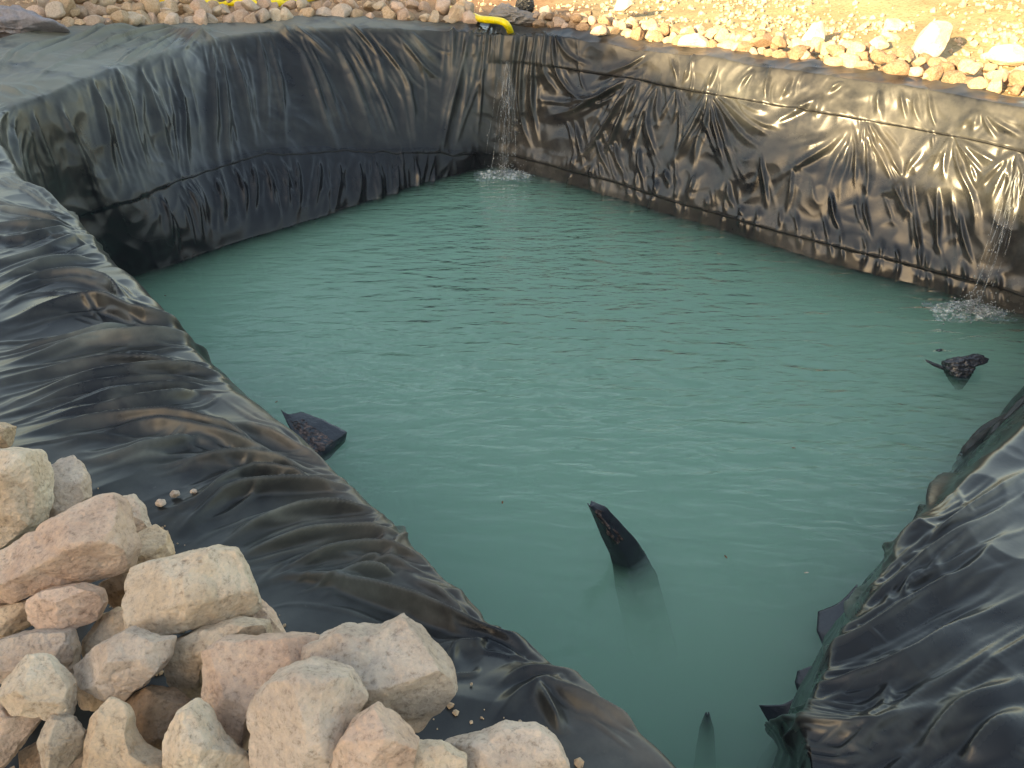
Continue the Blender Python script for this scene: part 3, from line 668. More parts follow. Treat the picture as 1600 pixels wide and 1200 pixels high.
FORE = [
    ([(-45, 660), (0, 660), (19, 667), (12, 697), (-5, 712), (-45, 715)], .12, 'tan', 'small tan stone tip at the left frame edge above the pile', .8),
    ([(-55, 712), (15, 701), (50, 703), (62, 725), (66, 760), (63, 792), (55, 818), (35, 835), (0, 860), (-55, 850)], .20, 'cream', 'cream boulder at the top left of the near stone pile', .9),
    ([(60, 740), (85, 717), (105, 712), (120, 725), (131, 745), (135, 778), (112, 800), (80, 822), (55, 830), (56, 790)], .12, 'grey', 'upright grey stone between the cream boulder and the liner', .8),
    ([(-50, 880), (0, 860), (60, 825), (130, 780), (160, 771), (180, 785), (195, 825), (206, 862), (196, 893), (170, 905), (120, 916), (60, 927), (0, 948), (-50, 955)], .30, 'pink', 'largest pink slab lying flat on the left of the pile', .8),
    ([(168, 780), (205, 773), (220, 790), (232, 825), (222, 850), (190, 860)], .14, 'grey', 'grey stone peeking out behind the pink slab', .8),
    ([(190, 845), (235, 822), (256, 836), (267, 868), (250, 900), (200, 915), (170, 905)], .12, 'tan', 'tan stone wedged between pink slab and big cream block', .9),
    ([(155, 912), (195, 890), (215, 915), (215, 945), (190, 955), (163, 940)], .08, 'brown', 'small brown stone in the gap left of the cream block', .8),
    ([(192, 894), (225, 882), (280, 868), (330, 855), (360, 862), (376, 887), (396, 935), (406, 962), (385, 971), (350, 970), (280, 985), (235, 998), (214, 986), (205, 955), (196, 925)], .30, 'cream', 'big pale cream block crowning the near pile', .8),
    ([(375, 935), (397, 930), (425, 958), (446, 998), (410, 1012), (370, 1000)], .14, 'pink', 'pinkish stone corner showing right of the pale cream block', .8),
    ([(48, 935), (75, 920), (120, 913), (150, 925), (159, 945), (146, 972), (112, 986), (65, 983), (50, 966)], .26, 'pink', 'rounded tan pink stone below the pink slab', 1.0),
    ([(-40, 955), (0, 948), (44, 938), (52, 960), (52, 977), (20, 992), (0, 1000), (-40, 1010)], .20, 'tan', 'rough tan stone at left edge under the pink slab', .8),
    ([(-40, 1015), (0, 1000), (30, 990), (65, 984), (106, 987), (117, 1015), (113, 1058), (80, 1075), (30, 1060), (-40, 1060)], .20, 'grey', 'grey blue stone lying above the pale pitted one at the left', .8),
    ([(2, 1066), (30, 1030), (65, 1027), (86, 1045), (111, 1072), (109, 1120), (97, 1127), (70, 1115), (30, 1111), (8, 1092)], .30, 'cream', 'pale pitted stone near the bottom left corner', .8),
    ([(122, 1015), (150, 965), (175, 954), (210, 955), (225, 990), (235, 1010), (190, 1030), (140, 1035)], .16, 'cream', 'cream stone tucked behind the grey diamond stone', .8),
    ([(104, 1048), (150, 1010), (200, 984), (240, 1000), (268, 1000), (262, 1030), (250, 1047), (226, 1071), (190, 1098), (165, 1091), (116, 1063)], .28, 'grey', 'grey diamond shaped stone in the middle of the pile', .8),
    ([(112, 1070), (140, 1065), (170, 1085), (160, 1108), (122, 1106)], .18, 'tan', 'small tan stone under the grey diamond stone', .8),
    ([(-50, 1075), (0, 1082), (25, 1110), (62, 1120), (42, 1150), (15, 1188), (-10, 1215), (-50, 1215)], .22, 'pink', 'pinkish grey stone filling the bottom left corner', .8),
    ([(64, 1150), (75, 1120), (110, 1125), (126, 1150), (121, 1180), (100, 1205), (75, 1195)], .24, 'cream', 'narrow grey cream stone standing at the bottom edge', .9),
    ([(134, 1130), (160, 1094), (190, 1105), (199, 1125), (198, 1142), (212, 1170), (262, 1200), (260, 1230), (138, 1230)], .26, 'tan', 'sandy tan stone at the bottom with a notched edge', .8),
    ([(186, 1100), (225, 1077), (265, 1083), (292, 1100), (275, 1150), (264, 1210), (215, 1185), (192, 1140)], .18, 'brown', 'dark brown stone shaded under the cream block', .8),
    ([(253, 1152), (275, 1115), (300, 1100), (320, 1120), (346, 1160), (382, 1195), (390, 1230), (275, 1230), (258, 1182)], .28, 'cream', 'pale wedge stone pointing up at the bottom', .9),
    ([(260, 1010), (310, 984), (370, 969), (415, 975), (420, 1000), (350, 1020), (322, 1040), (318, 1065), (313, 1097), (285, 1096), (261, 1065)], .22, 'cream', 'cream block below the big pale one, left of the pink boulder', .9),
    ([(312, 1022), (345, 1003), (450, 997), (500, 1000), (470, 1040), (425, 1085), (398, 1115), (386, 1178), (342, 1142), (318, 1092)], .27, 'pink', 'blocky orange pink boulder left of the largest grey one', .9),
    ([(400, 1050), (470, 1012), (530, 985), (590, 988), (628, 964), (655, 985), (682, 1020), (706, 1050), (709, 1085), (690, 1112), (664, 1140), (650, 1155), (610, 1125), (540, 1120), (440, 1110)], .27, 'grey', 'largest pinkish grey boulder with brown underside on the right of the pile', .8),
    ([(383, 1110), (420, 1062), (480, 1035), (540, 1055), (572, 1100), (552, 1130), (522, 1190), (520, 1235), (388, 1235)], .32, 'grey', 'coarse grey tan boulder in front of the largest one', .8),
    ([(516, 1180), (550, 1130), (585, 1104), (620, 1130), (652, 1165), (640, 1235), (520, 1235)], .33, 'pink', 'peach stone leaning at the bottom right of the pile', .9),
    ([(595, 1195), (650, 1165), (690, 1164), (728, 1186), (728, 1235), (600, 1235)], .28, 'cream', 'greenish cream stone low between peach and dark grey stones', .8),
    ([(690, 1168), (760, 1150), (790, 1136), (840, 1140), (870, 1160), (888, 1195), (890, 1235), (700, 1235)], .22, 'grey', 'rightmost rough grey stone cut by the bottom edge', .8),
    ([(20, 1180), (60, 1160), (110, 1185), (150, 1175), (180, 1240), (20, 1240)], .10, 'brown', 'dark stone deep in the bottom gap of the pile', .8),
]
for q, (poly, z, mk, lab, th) in enumerate(FORE):
    traced_stone(poly, z, ST[mk], lab, th, seed=q + 1, group=FG)
# clods of dry soil on the liner beside the pile
for q, (x, y, r, lab) in enumerate(((272, 772, 9, 'larger tan soil clod on the liner beside the pile'), (302, 768, 6, 'smaller pale soil clod farthest out on the liner'), (250, 786, 9, 'flat crumbly soil clod next to the grey stone'))):
    traced_stone([(x - r, y), (x - r * .3, y - r * .7), (x + r * .7, y - r * .6), (x + r, y + r * .2), (x + r * .2, y + r * .7), (x - r * .7, y + r * .5)], .035, ST['grey'], lab, .9, seed=60 + q, sub=4, cuts=14, name='soil_clod', group='soil clods on the near bank', cat='soil clod')

# small rock meshes shared by the far rows
SMALL = []
for q in range(14):
    v, f = ICO[4]; r_ = np.random.RandomState(q + 40)
    v = v * np.array([1, r_.uniform(.65, .95), r_.uniform(.55, .85)])
    v = cut_planes(v, r_.normal(size=(9, 3)), r_.uniform(.55, .85, 9)); v = lap_smooth(v, f, 2)
    v = rough_up(v, 1.6, q * 5.3, .8)
    SMALL.append((v, f))
SM_MESH = {}
def small_stone(loc, r, mk, label, group, k=None, rot=None):
    k = RND.randrange(14) if k is None else k
    key = (k, mk)
    if key not in SM_MESH:
        o = mesh_obj('stone', SMALL[k][0], SMALL[k][1], ST[mk]); SM_MESH[key] = o.data
    else:
        o = bpy.data.objects.new('stone', SM_MESH[key]); C.objects.link(o)
    o.location = loc; o.scale = (r, r, r)
    o.rotation_euler = rot or (RND.uniform(-.5, .5), RND.uniform(-.5, .5), RND.uniform(0, 6.28))
    tag(o, label, 'stone', group)
    return o
COLW = {'pink': 'pinkish', 'cream': 'cream', 'grey': 'grey', 'tan': 'tan', 'brown': 'brown'}
def gz(x, y):
    """height of the earth at a point beyond the liner"""
    d = (G[..., 0] - x) ** 2 + (G[..., 1] - y) ** 2
    i, j = np.unravel_index(np.argmin(d), d.shape); return G[i, j, 2]
LEVEL = ('in the lowest course', 'in the middle course', 'on the top course')
def course(k0, k1, n, lvl, off, zup, rr, mix, where, group, jit=.05):
    for q in range(n):
        s = s_of(k0) + (s_of(k1) - s_of(k0)) * (q + RND.uniform(.1, .9)) / n
        i = iS(s); o_ = off + RND.uniform(-jit, jit)
        x, y = LO[i, 0] + outw[i, 0] * o_, LO[i, 1] + outw[i, 1] * o_
        r = RND.choice(rr) * RND.uniform(.85, 1.15); mk = RND.choice(mix)
        size = 'small' if r < .095 else ('medium' if r < .125 else 'large')
        small_stone((x, y, max(gz(x, y), LO[i, 2] - .02) + zup + r * .45), r, mk,
                    '%s %s stone %s of the row along the %s' % (size, COLW[mk], LEVEL[lvl], where), group)
LG, RG = 'stones in the shaded far left row', 'stones heaped along the sunlit right rim'
wl_, wr_ = 'far left rim', 'sunlit right rim'
lm = ['tan', 'tan', 'pink', 'grey', 'cream', 'pink']
course(1.3, 5.5, 38, 0, .04, .0, (.085, .10, .12, .14), lm, wl_, LG)
course(1.2, 5.6, 32, 1, .20, .10, (.09, .11, .13, .15), lm, wl_, LG)
course(1.2, 5.4, 28, 2, .36, .20, (.08, .10, .13), lm, wl_, LG)
course(1.0, 5.2, 22, 2, .60, .05, (.09, .11, .14), lm, wl_, LG, .12)
rm = ['tan', 'tan', 'brown', 'brown', 'brown', 'pink', 'tan']
course(6.75, 12.0, 62, 0, .05, .0, (.075, .09, .10, .12), rm, wr_, RG)
course(6.7, 12.0, 60, 1, .19, .07, (.07, .085, .10, .115), rm, wr_, RG)
course(6.9, 11.9, 54, 2, .34, .08, (.06, .08, .10), rm, wr_, RG, .1)
course(7.2, 11.9, 44, 2, .58, .0, (.05, .07, .085), rm, wr_, RG, .2)
LM = [
    ([(1422, 84), (1440, 50), (1453, 35), (1478, 31), (1487, 38), (1479, 74), (1470, 86), (1445, 89)], .20, 'cream', 'upright cream slab casting a long shadow on the sand'),
    ([(1252, 62), (1268, 38), (1285, 34), (1291, 52), (1286, 66), (1265, 68)], .12, 'cream', 'white squarish block standing on gravel above the right row'),
    ([(1382, 48), (1385, 28), (1405, 27), (1422, 45), (1418, 56), (1400, 56)], .10, 'cream', 'white rounded boulder left of the upright slab'),
    ([(1356, 68), (1366, 60), (1380, 55), (1389, 74), (1372, 80)], .08, 'cream', 'pale tilted stone under the white rounded boulder'),
    ([(1404, 97), (1418, 77), (1433, 84), (1432, 96)], .07, 'cream', 'bright white stone just left of the slab foot'),
    ([(1374, 50), (1395, 50), (1408, 58), (1404, 67), (1380, 57)], .09, 'tan', 'long yellowish stone below the rounded boulder'),
    ([(1057, 70), (1064, 58), (1085, 53), (1106, 58), (1111, 75), (1085, 72)], .06, 'grey', 'flat grey slab set among the stones by the right rim'),
    ([(842, 32), (843, 12), (856, 8), (862, 22), (859, 36), (848, 37)], .10, 'cream', 'tall pale stone at the left end of the sunlit row'),
    ([(921, 52), (928, 42), (947, 40), (949, 53), (935, 55)], .06, 'cream', 'bright blocky stone low in the sunlit row'),
    ([(698, 30), (702, 9), (726, 10), (727, 32), (712, 35)], .10, 'tan', 'squared tan block ending the far left row near the hose'),
    ([(1540, 88), (1552, 72), (1580, 70), (1604, 76), (1604, 100), (1570, 100)], .10, 'cream', 'broad cream stone at the right end of the sunlit row'),
    ([(958, 16), (966, -4), (985, -6), (988, 8), (975, 18)], .16, 'pink', 'reddish stone lying alone behind the sunlit row'),
]
for q, (poly, z, mk, lab) in enumerate(LM):
    traced_stone(poly, z, ST[mk], lab, .8, seed=80 + q, sub=4)
# gravel and grit on the sunny bank (nobody could count it)
gr_ = np.random.RandomState(9); vs, fs, cnt = [], [], 0
pv, pf = ICO[1]
for q in range(7200):
    if q < 6000: x, y = gr_.uniform(940, 1640), gr_.uniform(-40, 135)
    else: x, y = gr_.uniform(-60, 1000), gr_.uniform(-40, 45)
    p = at(x, y, .05)
    dl = np.min(np.hypot(LO[::8, 0] - p[0], LO[::8, 1] - p[1])); 
    if np.hypot(*(p[:2] - CEN[:2])) < np.hypot(*(LO[np.argmin(np.hypot(LO[:, 0] - p[0], LO[:, 1] - p[1])), :2] - CEN[:2])) + .05: continue
    if q < 6000 and noise3(p[0] * .9, p[1] * .9, 3.3) < gr_.uniform(-.5, .25) : continue
    r = .012 + .04 * gr_.rand() ** 3
    v = pv * r * gr_.uniform(.6, 1.2, 3) + gr_.normal(0, r * .12, pv.shape)
    vs.append(v + np.array([p[0], p[1], 0])); fs.append(pf + cnt); cnt += len(pv)
cent = np.array([v.mean(0) for v in vs])
for q in range(len(vs)): vs[q] = vs[q] + np.array([0, 0, gz(cent[q, 0], cent[q, 1]) + .004])
for q in range(900):
    x, y = gr_.uniform(-40, 900), gr_.uniform(700, 1210)
    yl_ = np.interp(x, [0, 100, 250, 400, 700, 880], [700, 740, 800, 930, 1040, 1150])
    if y < yl_ + abs(gr_.normal(0, 30)) - 4: continue
    s1, v1, _dd = locate('nl', x, y); i1 = iS(s1); j1 = int(np.argmin(np.abs(VV[i1] - v1)))
    r = .0022 + .010 * gr_.rand() ** 4
    v = pv * r * gr_.uniform(.6, 1.2, 3) + gr_.normal(0, r * .12, pv.shape) + LIN[i1, j1] + np.array([gr_.uniform(-.01, .01), gr_.uniform(-.01, .01), r * .4])
    vs.append(v); fs.append(pf + cnt); cnt += len(pv)
gv = mesh_obj('gravel', np.concatenate(vs), np.concatenate(fs), ST['tan'], smooth=False); tag(gv, kind='stuff')

# ------------------------------------------------------------------ yellow hoses
M_HOSE = simple('yellow_plastic', (.72, .56, .015), .38, .5, 30, .1, .002, .15)
M_BLACKRUB = simple('black_plastic', (.012, .012, .013), .4, .5, 14, .5, .01)
def tube(name, pts, r, mat, parent=None, loc=(0, 0, 0), seg=14, sub=6, hollow=True):
    P = [np.array(p, float) for p in pts]; out = []
    for k in range(len(P) - 1):
        p0, p1, p2, p3 = P[max(k - 1, 0)], P[k], P[k + 1], P[min(k + 2, len(P) - 1)]
        for q in range(sub):
            t = q / sub
            out.append(.5 * (2 * p1 + (p2 - p0) * t + (2 * p0 - 5 * p1 + 4 * p2 - p3) * t * t + (3 * p1 - p0 - 3 * p2 + p3) * t ** 3))
    out.append(P[-1]); out = np.array(out)
    if np.ndim(r) == 0: r = np.full(len(out), r)
    else: r = np.interp(np.linspace(0, 1, len(out)), np.linspace(0, 1, len(r)), r)
    tg = np.gradient(out, axis=0); tg /= np.linalg.norm(tg, axis=1)[:, None]
    up = np.array([0, 0, 1.0]); vs, fs = [], []
    for k in range(len(out)):
        a = np.cross(tg[k], up); a /= np.linalg.norm(a) + 1e-9; b = np.cross(a, tg[k])
        for q in range(seg):
            t = 2 * np.pi * q / seg; vs.append(out[k] + r[k] * (a * math.cos(t) + b * math.sin(t)))
    n = len(out)
    for k in range(n - 1):
        for q in range(seg):
            q2 = (q + 1) % seg; fs.append([k * seg + q, k * seg + q2, (k + 1) * seg + q2, (k + 1) * seg + q])
    fs.append(list(range(seg))[::-1])
    if hollow:                                   # open mouth: an inner wall running back from the end
        b0 = len(vs)
        for kk in (n - 1, n - 3):
            for q in range(seg): vs.append(out[kk] + (np.array(vs[kk * seg + q]) - out[kk]) * .82)
        for q in range(seg):
            q2 = (q + 1) % seg
            fs.append([(n - 1) * seg + q, (n - 1) * seg + q2, b0 + q2, b0 + q]); fs.append([b0 + q, b0 + q2, b0 + seg + q2, b0 + seg + q])
        fs.append([b0 + seg + q for q in range(seg)])
    else: fs.append([(n - 1) * seg + q for q in range(seg)])
    return mesh_obj(name, np.array(vs) - np.array(loc), fs, mat, parent, loc)
p0 = at(745, 29, .04)
h = tube('hose', [at(728, 20, .03) + np.array([-.25, .35, 0]), at(738, 25, .05), at(752, 30, .07), at(774, 32, .08), at(787, 35, .08), at(794, 42, .03), at(798, 52, -.06)], .041, M_HOSE)
tag(h, 'short yellow pipe bent over the far corner pouring water', 'pipe')
h2 = tube('hose', [at(215, -14, .03), at(250, -2, .05), at(275, 1, .06), at(300, 6, .06), at(335, 5, .06), at(370, 4, .06), at(400, 6, .06), at(440, 5, .05), at(480, -2, .04), at(520, -16, .03)], .048, M_HOSE, hollow=False)
tag(h2, 'yellow hose lying behind the far left stone row', 'hose')

# ------------------------------------------------------------------ sacks and bundles on the rim
def sack(name, poly, z, mat, label, seed, cat, thick=.9, crump=1.0):
    o = traced_stone(poly, z, mat, label, thick, seed=seed, cuts=0, name=name, sub=6, cat=cat)
    me = o.data; n = len(me.vertices); v = np.empty(n * 3); me.vertices.foreach_get('co', v); v = v.reshape(-1, 3)
    size = np.ptp(v, axis=0).max(); u = v / size
    nn = v / (np.linalg.norm(v, axis=1)[:, None] + 1e-9)
    hh = .035 * ridge(noise3(u[:, 0] * 4 + seed, u[:, 1] * 9, u[:, 2] * 9), 1.2) + .02 * ridge(noise3(u[:, 0] * 9, u[:, 1] * 14 + seed, u[:, 2] * 14), 1.2)
    v = v + nn * (hh * crump * size)[:, None]
    me.vertices.foreach_set('co', v.reshape(-1)); me.update()
    return o
M_SACK = simple('grey_sack', (.20, .19, .21), .75, .3, 40, .3, .006, .2)
M_SACK2 = simple('pale_grey_sheet', (.17, .155, .15), .5, .4, 25, .3, .006, .25)
sack('sack', [(-40, 50), (-30, 28), (10, 20), (40, 22), (62, 28), (80, 36), (98, 42), (100, 47), (70, 48), (40, 52), (0, 57), (-35, 57)], .30, M_SACK, 'limp grey sack lying on the liner at far left', 7, 'sack', .9)
sack('plastic_sheet', [(768, 30), (774, 17), (790, 13), (812, 22), (835, 28), (842, 33), (832, 39), (805, 38), (785, 36)], .06, M_SACK2, 'crumpled grey sheet heaped beside the yellow pipe', 8, 'plastic sheet', .9, 1.6)
sack('bag', [(806, 14), (810, 2), (820, -3), (831, 0), (833, 12), (826, 20), (812, 20)], .16, M_BLACKRUB, 'black bundled bag on top of the grey sheet', 9, 'bag', 1.0, 2.0)

# ------------------------------------------------------------------ loose liner flaps rising out of the water
def aty(px_, py_, y0):
    r = ray(px_, py_); t = y0 / r[1]; return np.array([0, 0, CAM_H]) + r * t
M_FLAP = simple('wet_black_plastic', (.030, .034, .042), .25, .55, 22, .6, .01)
def mud_mat():
    m, nt, b = new_mat('muddy_plastic'); L = nt.links
    tc = N(nt, 'ShaderNodeTexCoord'); n1 = N(nt, 'ShaderNodeTexNoise', Scale=30.0, Detail=6.0, Roughness=.7); L.new(tc.outputs['Object'], n1.inputs['Vector'])
    r = ramp(nt, [(.42, (.014, .014, .016)), (.52, (.10, .06, .05)), (.62, (.24, .15, .12))]); L.new(n1.outputs[0], r.inputs[0]); L.new(r.outputs[0], b.inputs['Base Color'])
    b.inputs['Roughness'].default_value = .6
    bm = N(nt, 'ShaderNodeBump', Strength=.8, Distance=.01); L.new(n1.outputs[0], bm.inputs['Height']); L.new(bm.outputs[0], b.inputs['Normal'])
    return m
M_MUD = mud_mat()
def flap(name, left, right, mat, label, seed, fold=.05, nu=24, nv=40, mudrange=None):
    """sheet lofted between two 3D edges, creased down its middle"""
    Lf, Rt = np.array(left), np.array(right)
    tl, tr, tt = np.linspace(0, 1, len(Lf)), np.linspace(0, 1, len(Rt)), np.linspace(0, 1, nv)
    A = np.stack([np.interp(tt, tl, Lf[:, k]) for k in range(3)], 1); B = np.stack([np.interp(tt, tr, Rt[:, k]) for k in range(3)], 1)
    u = np.linspace(0, 1, nu)
    P = A[:, None] * (1 - u)[None, :, None] + B[:, None] * u[None, :, None]
    w = np.linalg.norm(B - A, axis=1)
    bul = fold * (1 - np.abs(2 * u - .9) ** 1.3)
    P[..., 1] -= bul[None, :] * np.clip(w / (w.max() + 1e-6) + .3, 0, 1)[:, None]
    nz_ = fbm3(P[..., 0] * 14 + seed, P[..., 1] * 5, P[..., 2] * 14, 3)
    P[..., 1] += .010 * nz_ * np.linspace(.15, 1, nv)[:, None]; P[..., 2] += .004 * nz_ * np.linspace(.1, 1, nv)[:, None]
    c = P.reshape(-1, 3).mean(0)
    o = grid_mesh(name, P - c, mat); o.location = tuple(c)
    md = o.modifiers.new('thickness', 'SOLIDIFY'); md.thickness = .006
    tag(o, label, 'liner flap')
    return o, P, c
y0 = at(985, 868, -D)[1]
fin, P_, c_ = flap('liner_flap', [aty(919, 785, y0), aty(928, 805, y0), aty(940, 835, y0 - .02), aty(953, 862, y0 - .03), aty(958, 880, y0 - .03), aty(962, 915, y0 - .02), aty(972, 960, y0), aty(1000, 1090, y0)],
     [aty(923, 784, y0), aty(946, 793, y0), aty(975, 825, y0), aty(996, 848, y0), aty(1012, 875, y0), aty(1026, 900, y0), aty(1038, 945, y0), aty(1075, 1080, y0)], M_FLAP,
     'dark curved fin of plastic rising from the middle of the pond', 1, .07)
mk_ = P_[3:14, 8:18]
q_ = grid_mesh('dried_mud', mk_ + np.array([0, -.007, .003]) + .004 * rng.normal(size=mk_.shape) - c_, M_MUD, fin)
yl = at(500, 700, -D)[1]
left_flap, P2, c2 = flap('liner_flap', [at(440, 640, -D + .10), at(455, 672, -D + .06), at(480, 706, -D + .02), at(498, 722, -D - .04)],
     [at(470, 645, -D + .10), at(505, 657, -D + .09), at(541, 676, -D + .05), at(538, 690, -D - .04)], M_FLAP, 'muddy plastic flap floating against the near left bank', 2, .05)
q_ = grid_mesh('dried_mud', P2[6:30, 5:17] + np.array([0, -.006, .006]) + .003 * rng.normal(size=P2[6:30, 5:17].shape) - c2, M_MUD, left_flap)
yr = at(1500, 592, -D)[1]
sack('liner_flap', [(1474, 566), (1489, 561), (1508, 559), (1524, 554), (1539, 561), (1534, 570), (1520, 567), (1514, 580), (1506, 596), (1499, 608), (1490, 596), (1480, 578)], -D + .02, M_FLAP, 'crumpled black plastic tip poking up near the right waterline', 12, 'liner flap', .7, 1.0)
rs3, _, _ = flap('liner_flap', [aty(1446, 561, yr + .12), aty(1458, 566, yr + .1), aty(1474, 572, yr + .08)], [aty(1448, 566, yr + .1), aty(1460, 573, yr + .08), aty(1476, 580, yr + .06)], M_FLAP, 'narrow black strip of plastic left of the crumpled tip', 5, .01, 6, 12)
rs4, _, _ = flap('liner_flap', [at(1461, 547, -D - .01), at(1468, 544, -D + .02), at(1474, 545, -D - .01)], [at(1462, 548, -D - .01), at(1468, 549, -D + .01), at(1474, 547, -D - .01)], M_FLAP, 'tiny dark plastic scrap floating beyond the crumpled tip', 6, .004, 5, 8)
yb = at(1102, 1140, -D)[1]
yb = at(1104, 1114, -D)[1] + .005
bt, _, _ = flap('liner_flap', [aty(1104, 1112, yb), aty(1095, 1130, yb + .02), aty(1082, 1205, yb + .06)], [aty(1106, 1113, yb), aty(1114, 1140, yb + .02), aty(1118, 1208, yb + .06)], M_FLAP, 'small submerged plastic peak near the bottom edge', 7, .03, 8, 14)
for q, (l_, r_, lab) in enumerate((
    ([(1278, 955), (1276, 985), (1288, 1012)], [(1340, 915), (1335, 965), (1320, 1000)], 'folded black plastic corner jutting from the near right bank'),
    ([(1186, 1100), (1200, 1125), (1212, 1150)], [(1262, 1080), (1262, 1110), (1255, 1140)], 'black plastic edge lying in water at the foot of the near right bank'),
    ([(1246, 1048), (1242, 1066), (1248, 1085)], [(1312, 1000), (1310, 1045), (1300, 1075)], 'narrow black plastic fold between the two larger near right ones'))):
    flap('liner_flap', [at(x, y, -D + .04 - .03 * k) for k, (x, y) in enumerate(l_)], [at(x, y, -D + .16 - .05 * k) for k, (x, y) in enumerate(r_)], M_FLAP, lab, 10 + q, .03, 14, 20)

# ------------------------------------------------------------------ falling water and splashes
def spray_mat(name, col, alpha, lo=.40, hi=.62, sc_=26.0, zs=.12):
    m, nt, b = new_mat(name); L = nt.links
    b.inputs['Base Color'].default_value = (*col, 1); b.inputs['Roughness'].default_value = .12; b.inputs['IOR'].default_value = 1.33
    tc = N(nt, 'ShaderNodeTexCoord'); n1 = N(nt, 'ShaderNodeTexNoise', Scale=sc_, Detail=5.0, Roughness=.65); mp = N(nt, 'ShaderNodeMapping'); mp.inputs['Scale'].default_value = (1, 1, zs); L.new(tc.outputs['Object'], mp.inputs[0]); L.new(mp.outputs[0], n1.inputs['Vector'])
    mr = N(nt, 'ShaderNodeMapRange'); mr.inputs[1].default_value = lo; mr.inputs[2].default_value = hi; mr.inputs[4].default_value = alpha
    L.new(n1.outputs[0], mr.inputs[0]); L.new(mr.outputs[0], b.inputs['Alpha'])
    return m
M_SPRAY = spray_mat('white_water', (.36, .39, .41), .26)
M_DROP = simple('water_drop', (.20, .22, .23), .05, .7)
def add_ico(vs, fs, c, r, sub=1):
    v, f = ICO[sub]; n = sum(len(x) for x in vs)
    vs.append(v * np.array(r) + c); fs.append(f + n)
def cascade(label, top, bot, w0, w1, nstr, ndrop, seed, splash, spw, foam_n, ds=1.0):
    r_ = np.random.RandomState(seed)
    root_ = empty('water_jet', tuple(bot)); tag(root_, label, 'falling water')
    vs, fs, n = [], [], 0
    side = np.array([1.0, 0, 0]); fw = bot - top
    for q in range(nstr):                          # thin wavering strands
        k = 26; t = np.linspace(r_.uniform(0, .15) if q else 0, r_.uniform(.55, 1.0) if q > 1 else 1, k)
        off = r_.normal(0, .5); rad = r_.uniform(.002, .0045) * (1.5 if q == 0 else 1)
        ctr = top[None] + fw[None] * t[:, None]; ctr[:, 2] = top[2] + fw[2] * t ** 1.15
        wid = w0 + (w1 - w0) * t
        ctr = ctr + side * (off * wid + .02 * noise3(t * 6, q * 3.3, seed))[:, None]; ctr[:, 1] -= .04 * np.sin(t * np.pi) + .02 * r_.rand()
        rr = rad * (1 + .7 * noise3(t * 6, q * 7.7, seed)); rr = np.clip(rr, .0015, None)
        for a in range(6):
            an = a * np.pi / 3; vs.append(ctr + rr[:, None] * (math.cos(an) * side + math.sin(an) * np.array([0, 1, 0]))[None])
        for a in range(6):
            a2 = (a + 1) % 6
            for b_ in range(k - 1): fs.append([n + a * k + b_, n + a2 * k + b_, n + a2 * k + b_ + 1, n + a * k + b_ + 1])
        n += 6 * k
    st = mesh_obj('strands', np.concatenate(vs) - bot, fs, M_SPRAY, root_)
    vs, fs = [], []
    for q in range(ndrop):
        t = r_.rand() ** .8; c = top + fw * t + side * r_.normal(0, .55) * (w0 + (w1 - w0) * t) + np.array([0, -abs(r_.normal(0, .05)) - .02, 0])
        a = r_.uniform(.0025, .007) * ds; add_ico(vs, fs, c - bot, (a, a, a * r_.uniform(1.2, 3.5)))
    for q in range(splash):                         # drops thrown up at the foot
        an = r_.uniform(0, 2 * np.pi); rad = abs(r_.normal(0, spw)); c = np.array([math.cos(an) * rad * 1.3, math.sin(an) * rad * .6 - .05, abs(r_.normal(0, .09)) * (1 - min(1, rad / spw / 3))])
        a = r_.uniform(.0025, .008) * ds; add_ico(vs, fs, c, (a, a, a * r_.uniform(.8, 1.8)))
    dr = mesh_obj('droplets', np.concatenate(vs), np.concatenate(fs), M_DROP, root_); dr['kind'] = 'stuff'
    # foam: a broken white sheet with its own relief on the water
    m_ = 60; X, Y = np.meshgrid(np.linspace(-1, 1, m_), np.linspace(-1, 1, m_), indexing='ij')
    R_ = np.hypot(X, Y); hgt = np.clip(1 - R_, 0, 1)
    nz_ = fbm3(X * 4 + seed, Y * 4, 0, 4)
    Z = .012 + hgt * (.01 + .03 * np.clip(nz_, 0, 1)) - .03 * smoothstep(.6, 1.0, R_ + .5 * nz_)
    Pf = np.stack([X * spw * 2.1 + .04 * nz_, Y * spw * 1.1, Z], -1)
    fm = grid_mesh('foam', Pf, M_FOAM, root_)
    return root_
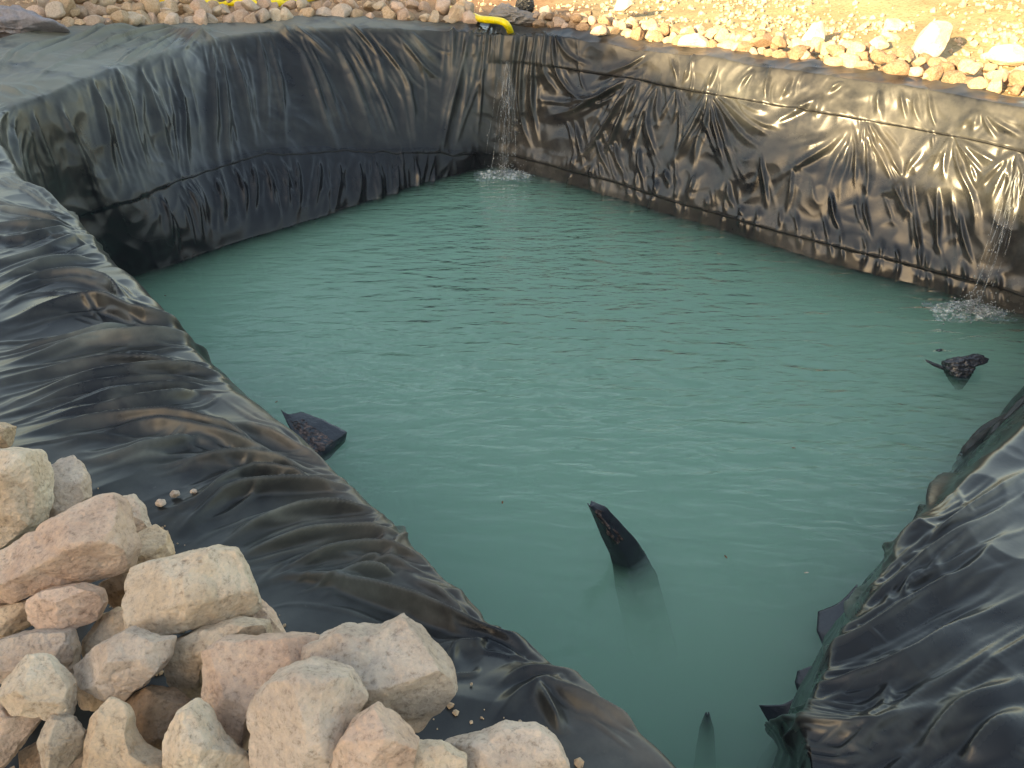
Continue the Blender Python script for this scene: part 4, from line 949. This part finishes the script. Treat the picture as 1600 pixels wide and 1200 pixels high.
M_FOAM = spray_mat('foam', (.60, .65, .65), .75, .42, .68, 22.0, 1.0)
cascade('thin stream of water falling from the yellow pipe in the far corner', at(798, 55, -.08), at(788, 268, -D) + np.array([0, -.12, 0]), .045, .22, 26, 150, 5, 320, .17, 1, .8)
cascade('splash of water running down the liner at the right edge', at(1592, 262, -.42) + np.array([-.04, .0, 0]), at(1512, 482, -D) + np.array([0, -.02, 0]), .10, .12, 10, 40, 6, 420, .16, 1, .9)

# ------------------------------------------------------------------ small litter
M_LEAF = simple('dry_leaf', (.20, .085, .035), .8, .2, 30, .3, .003, .3)
def leaf(x, y, z, w, h_, rot, label, mat=M_LEAF):
    c = at(x, y, z); m = 7
    u = np.linspace(-1, 1, 9); P = []
    for a in u:
        ww = h_ * (1 - a * a) ** .7 * (1 + .2 * math.sin(a * 9)); P.append([[a * w, ww * b, .25 * h_ * b * b + .2 * h_ * math.sin(a * 4)] for b in (-1, -.5, 0, .5, 1)])
    P = np.array(P); cr, sr = math.cos(rot), math.sin(rot)
    Q = P.copy(); Q[..., 0] = P[..., 0] * cr - P[..., 1] * sr; Q[..., 1] = P[..., 0] * sr + P[..., 1] * cr
    o = grid_mesh('leaf', Q, mat); o.location = tuple(c); tag(o, label, 'leaf')
    md = o.modifiers.new('thickness', 'SOLIDIFY'); md.thickness = .001
    return o
s_, v_, d_ = locate('nl', 280, 567)
ii = iS(s_); jj = int(np.argmin(np.abs(VV[ii] - v_))); zl = LIN[ii, jj, 2] + .012
leaf(280, 567, zl, .028, .009, .1, 'curled brown leaf lying on the near left liner')
for x, y, lab, mat in ((1260, 895, 'pale floating speck left of the folded black corner', ST['cream']), (1134, 870, 'dark floating leaf right of the curved fin', M_LEAF), (785, 785, 'dark floating leaf left of the curved fin', M_LEAF), (1240, 700, 'floating leaf below the right hand ripples', M_LEAF), (258, 462, 'dark floating leaf by the left corner of the pond', M_LEAF), (432, 628, 'thin floating twig scrap above the muddy flap', M_LEAF)):
    leaf(x, y, -D + .004, .014, .005, x * .01, lab, mat)
M_SANDP = ST['tan']
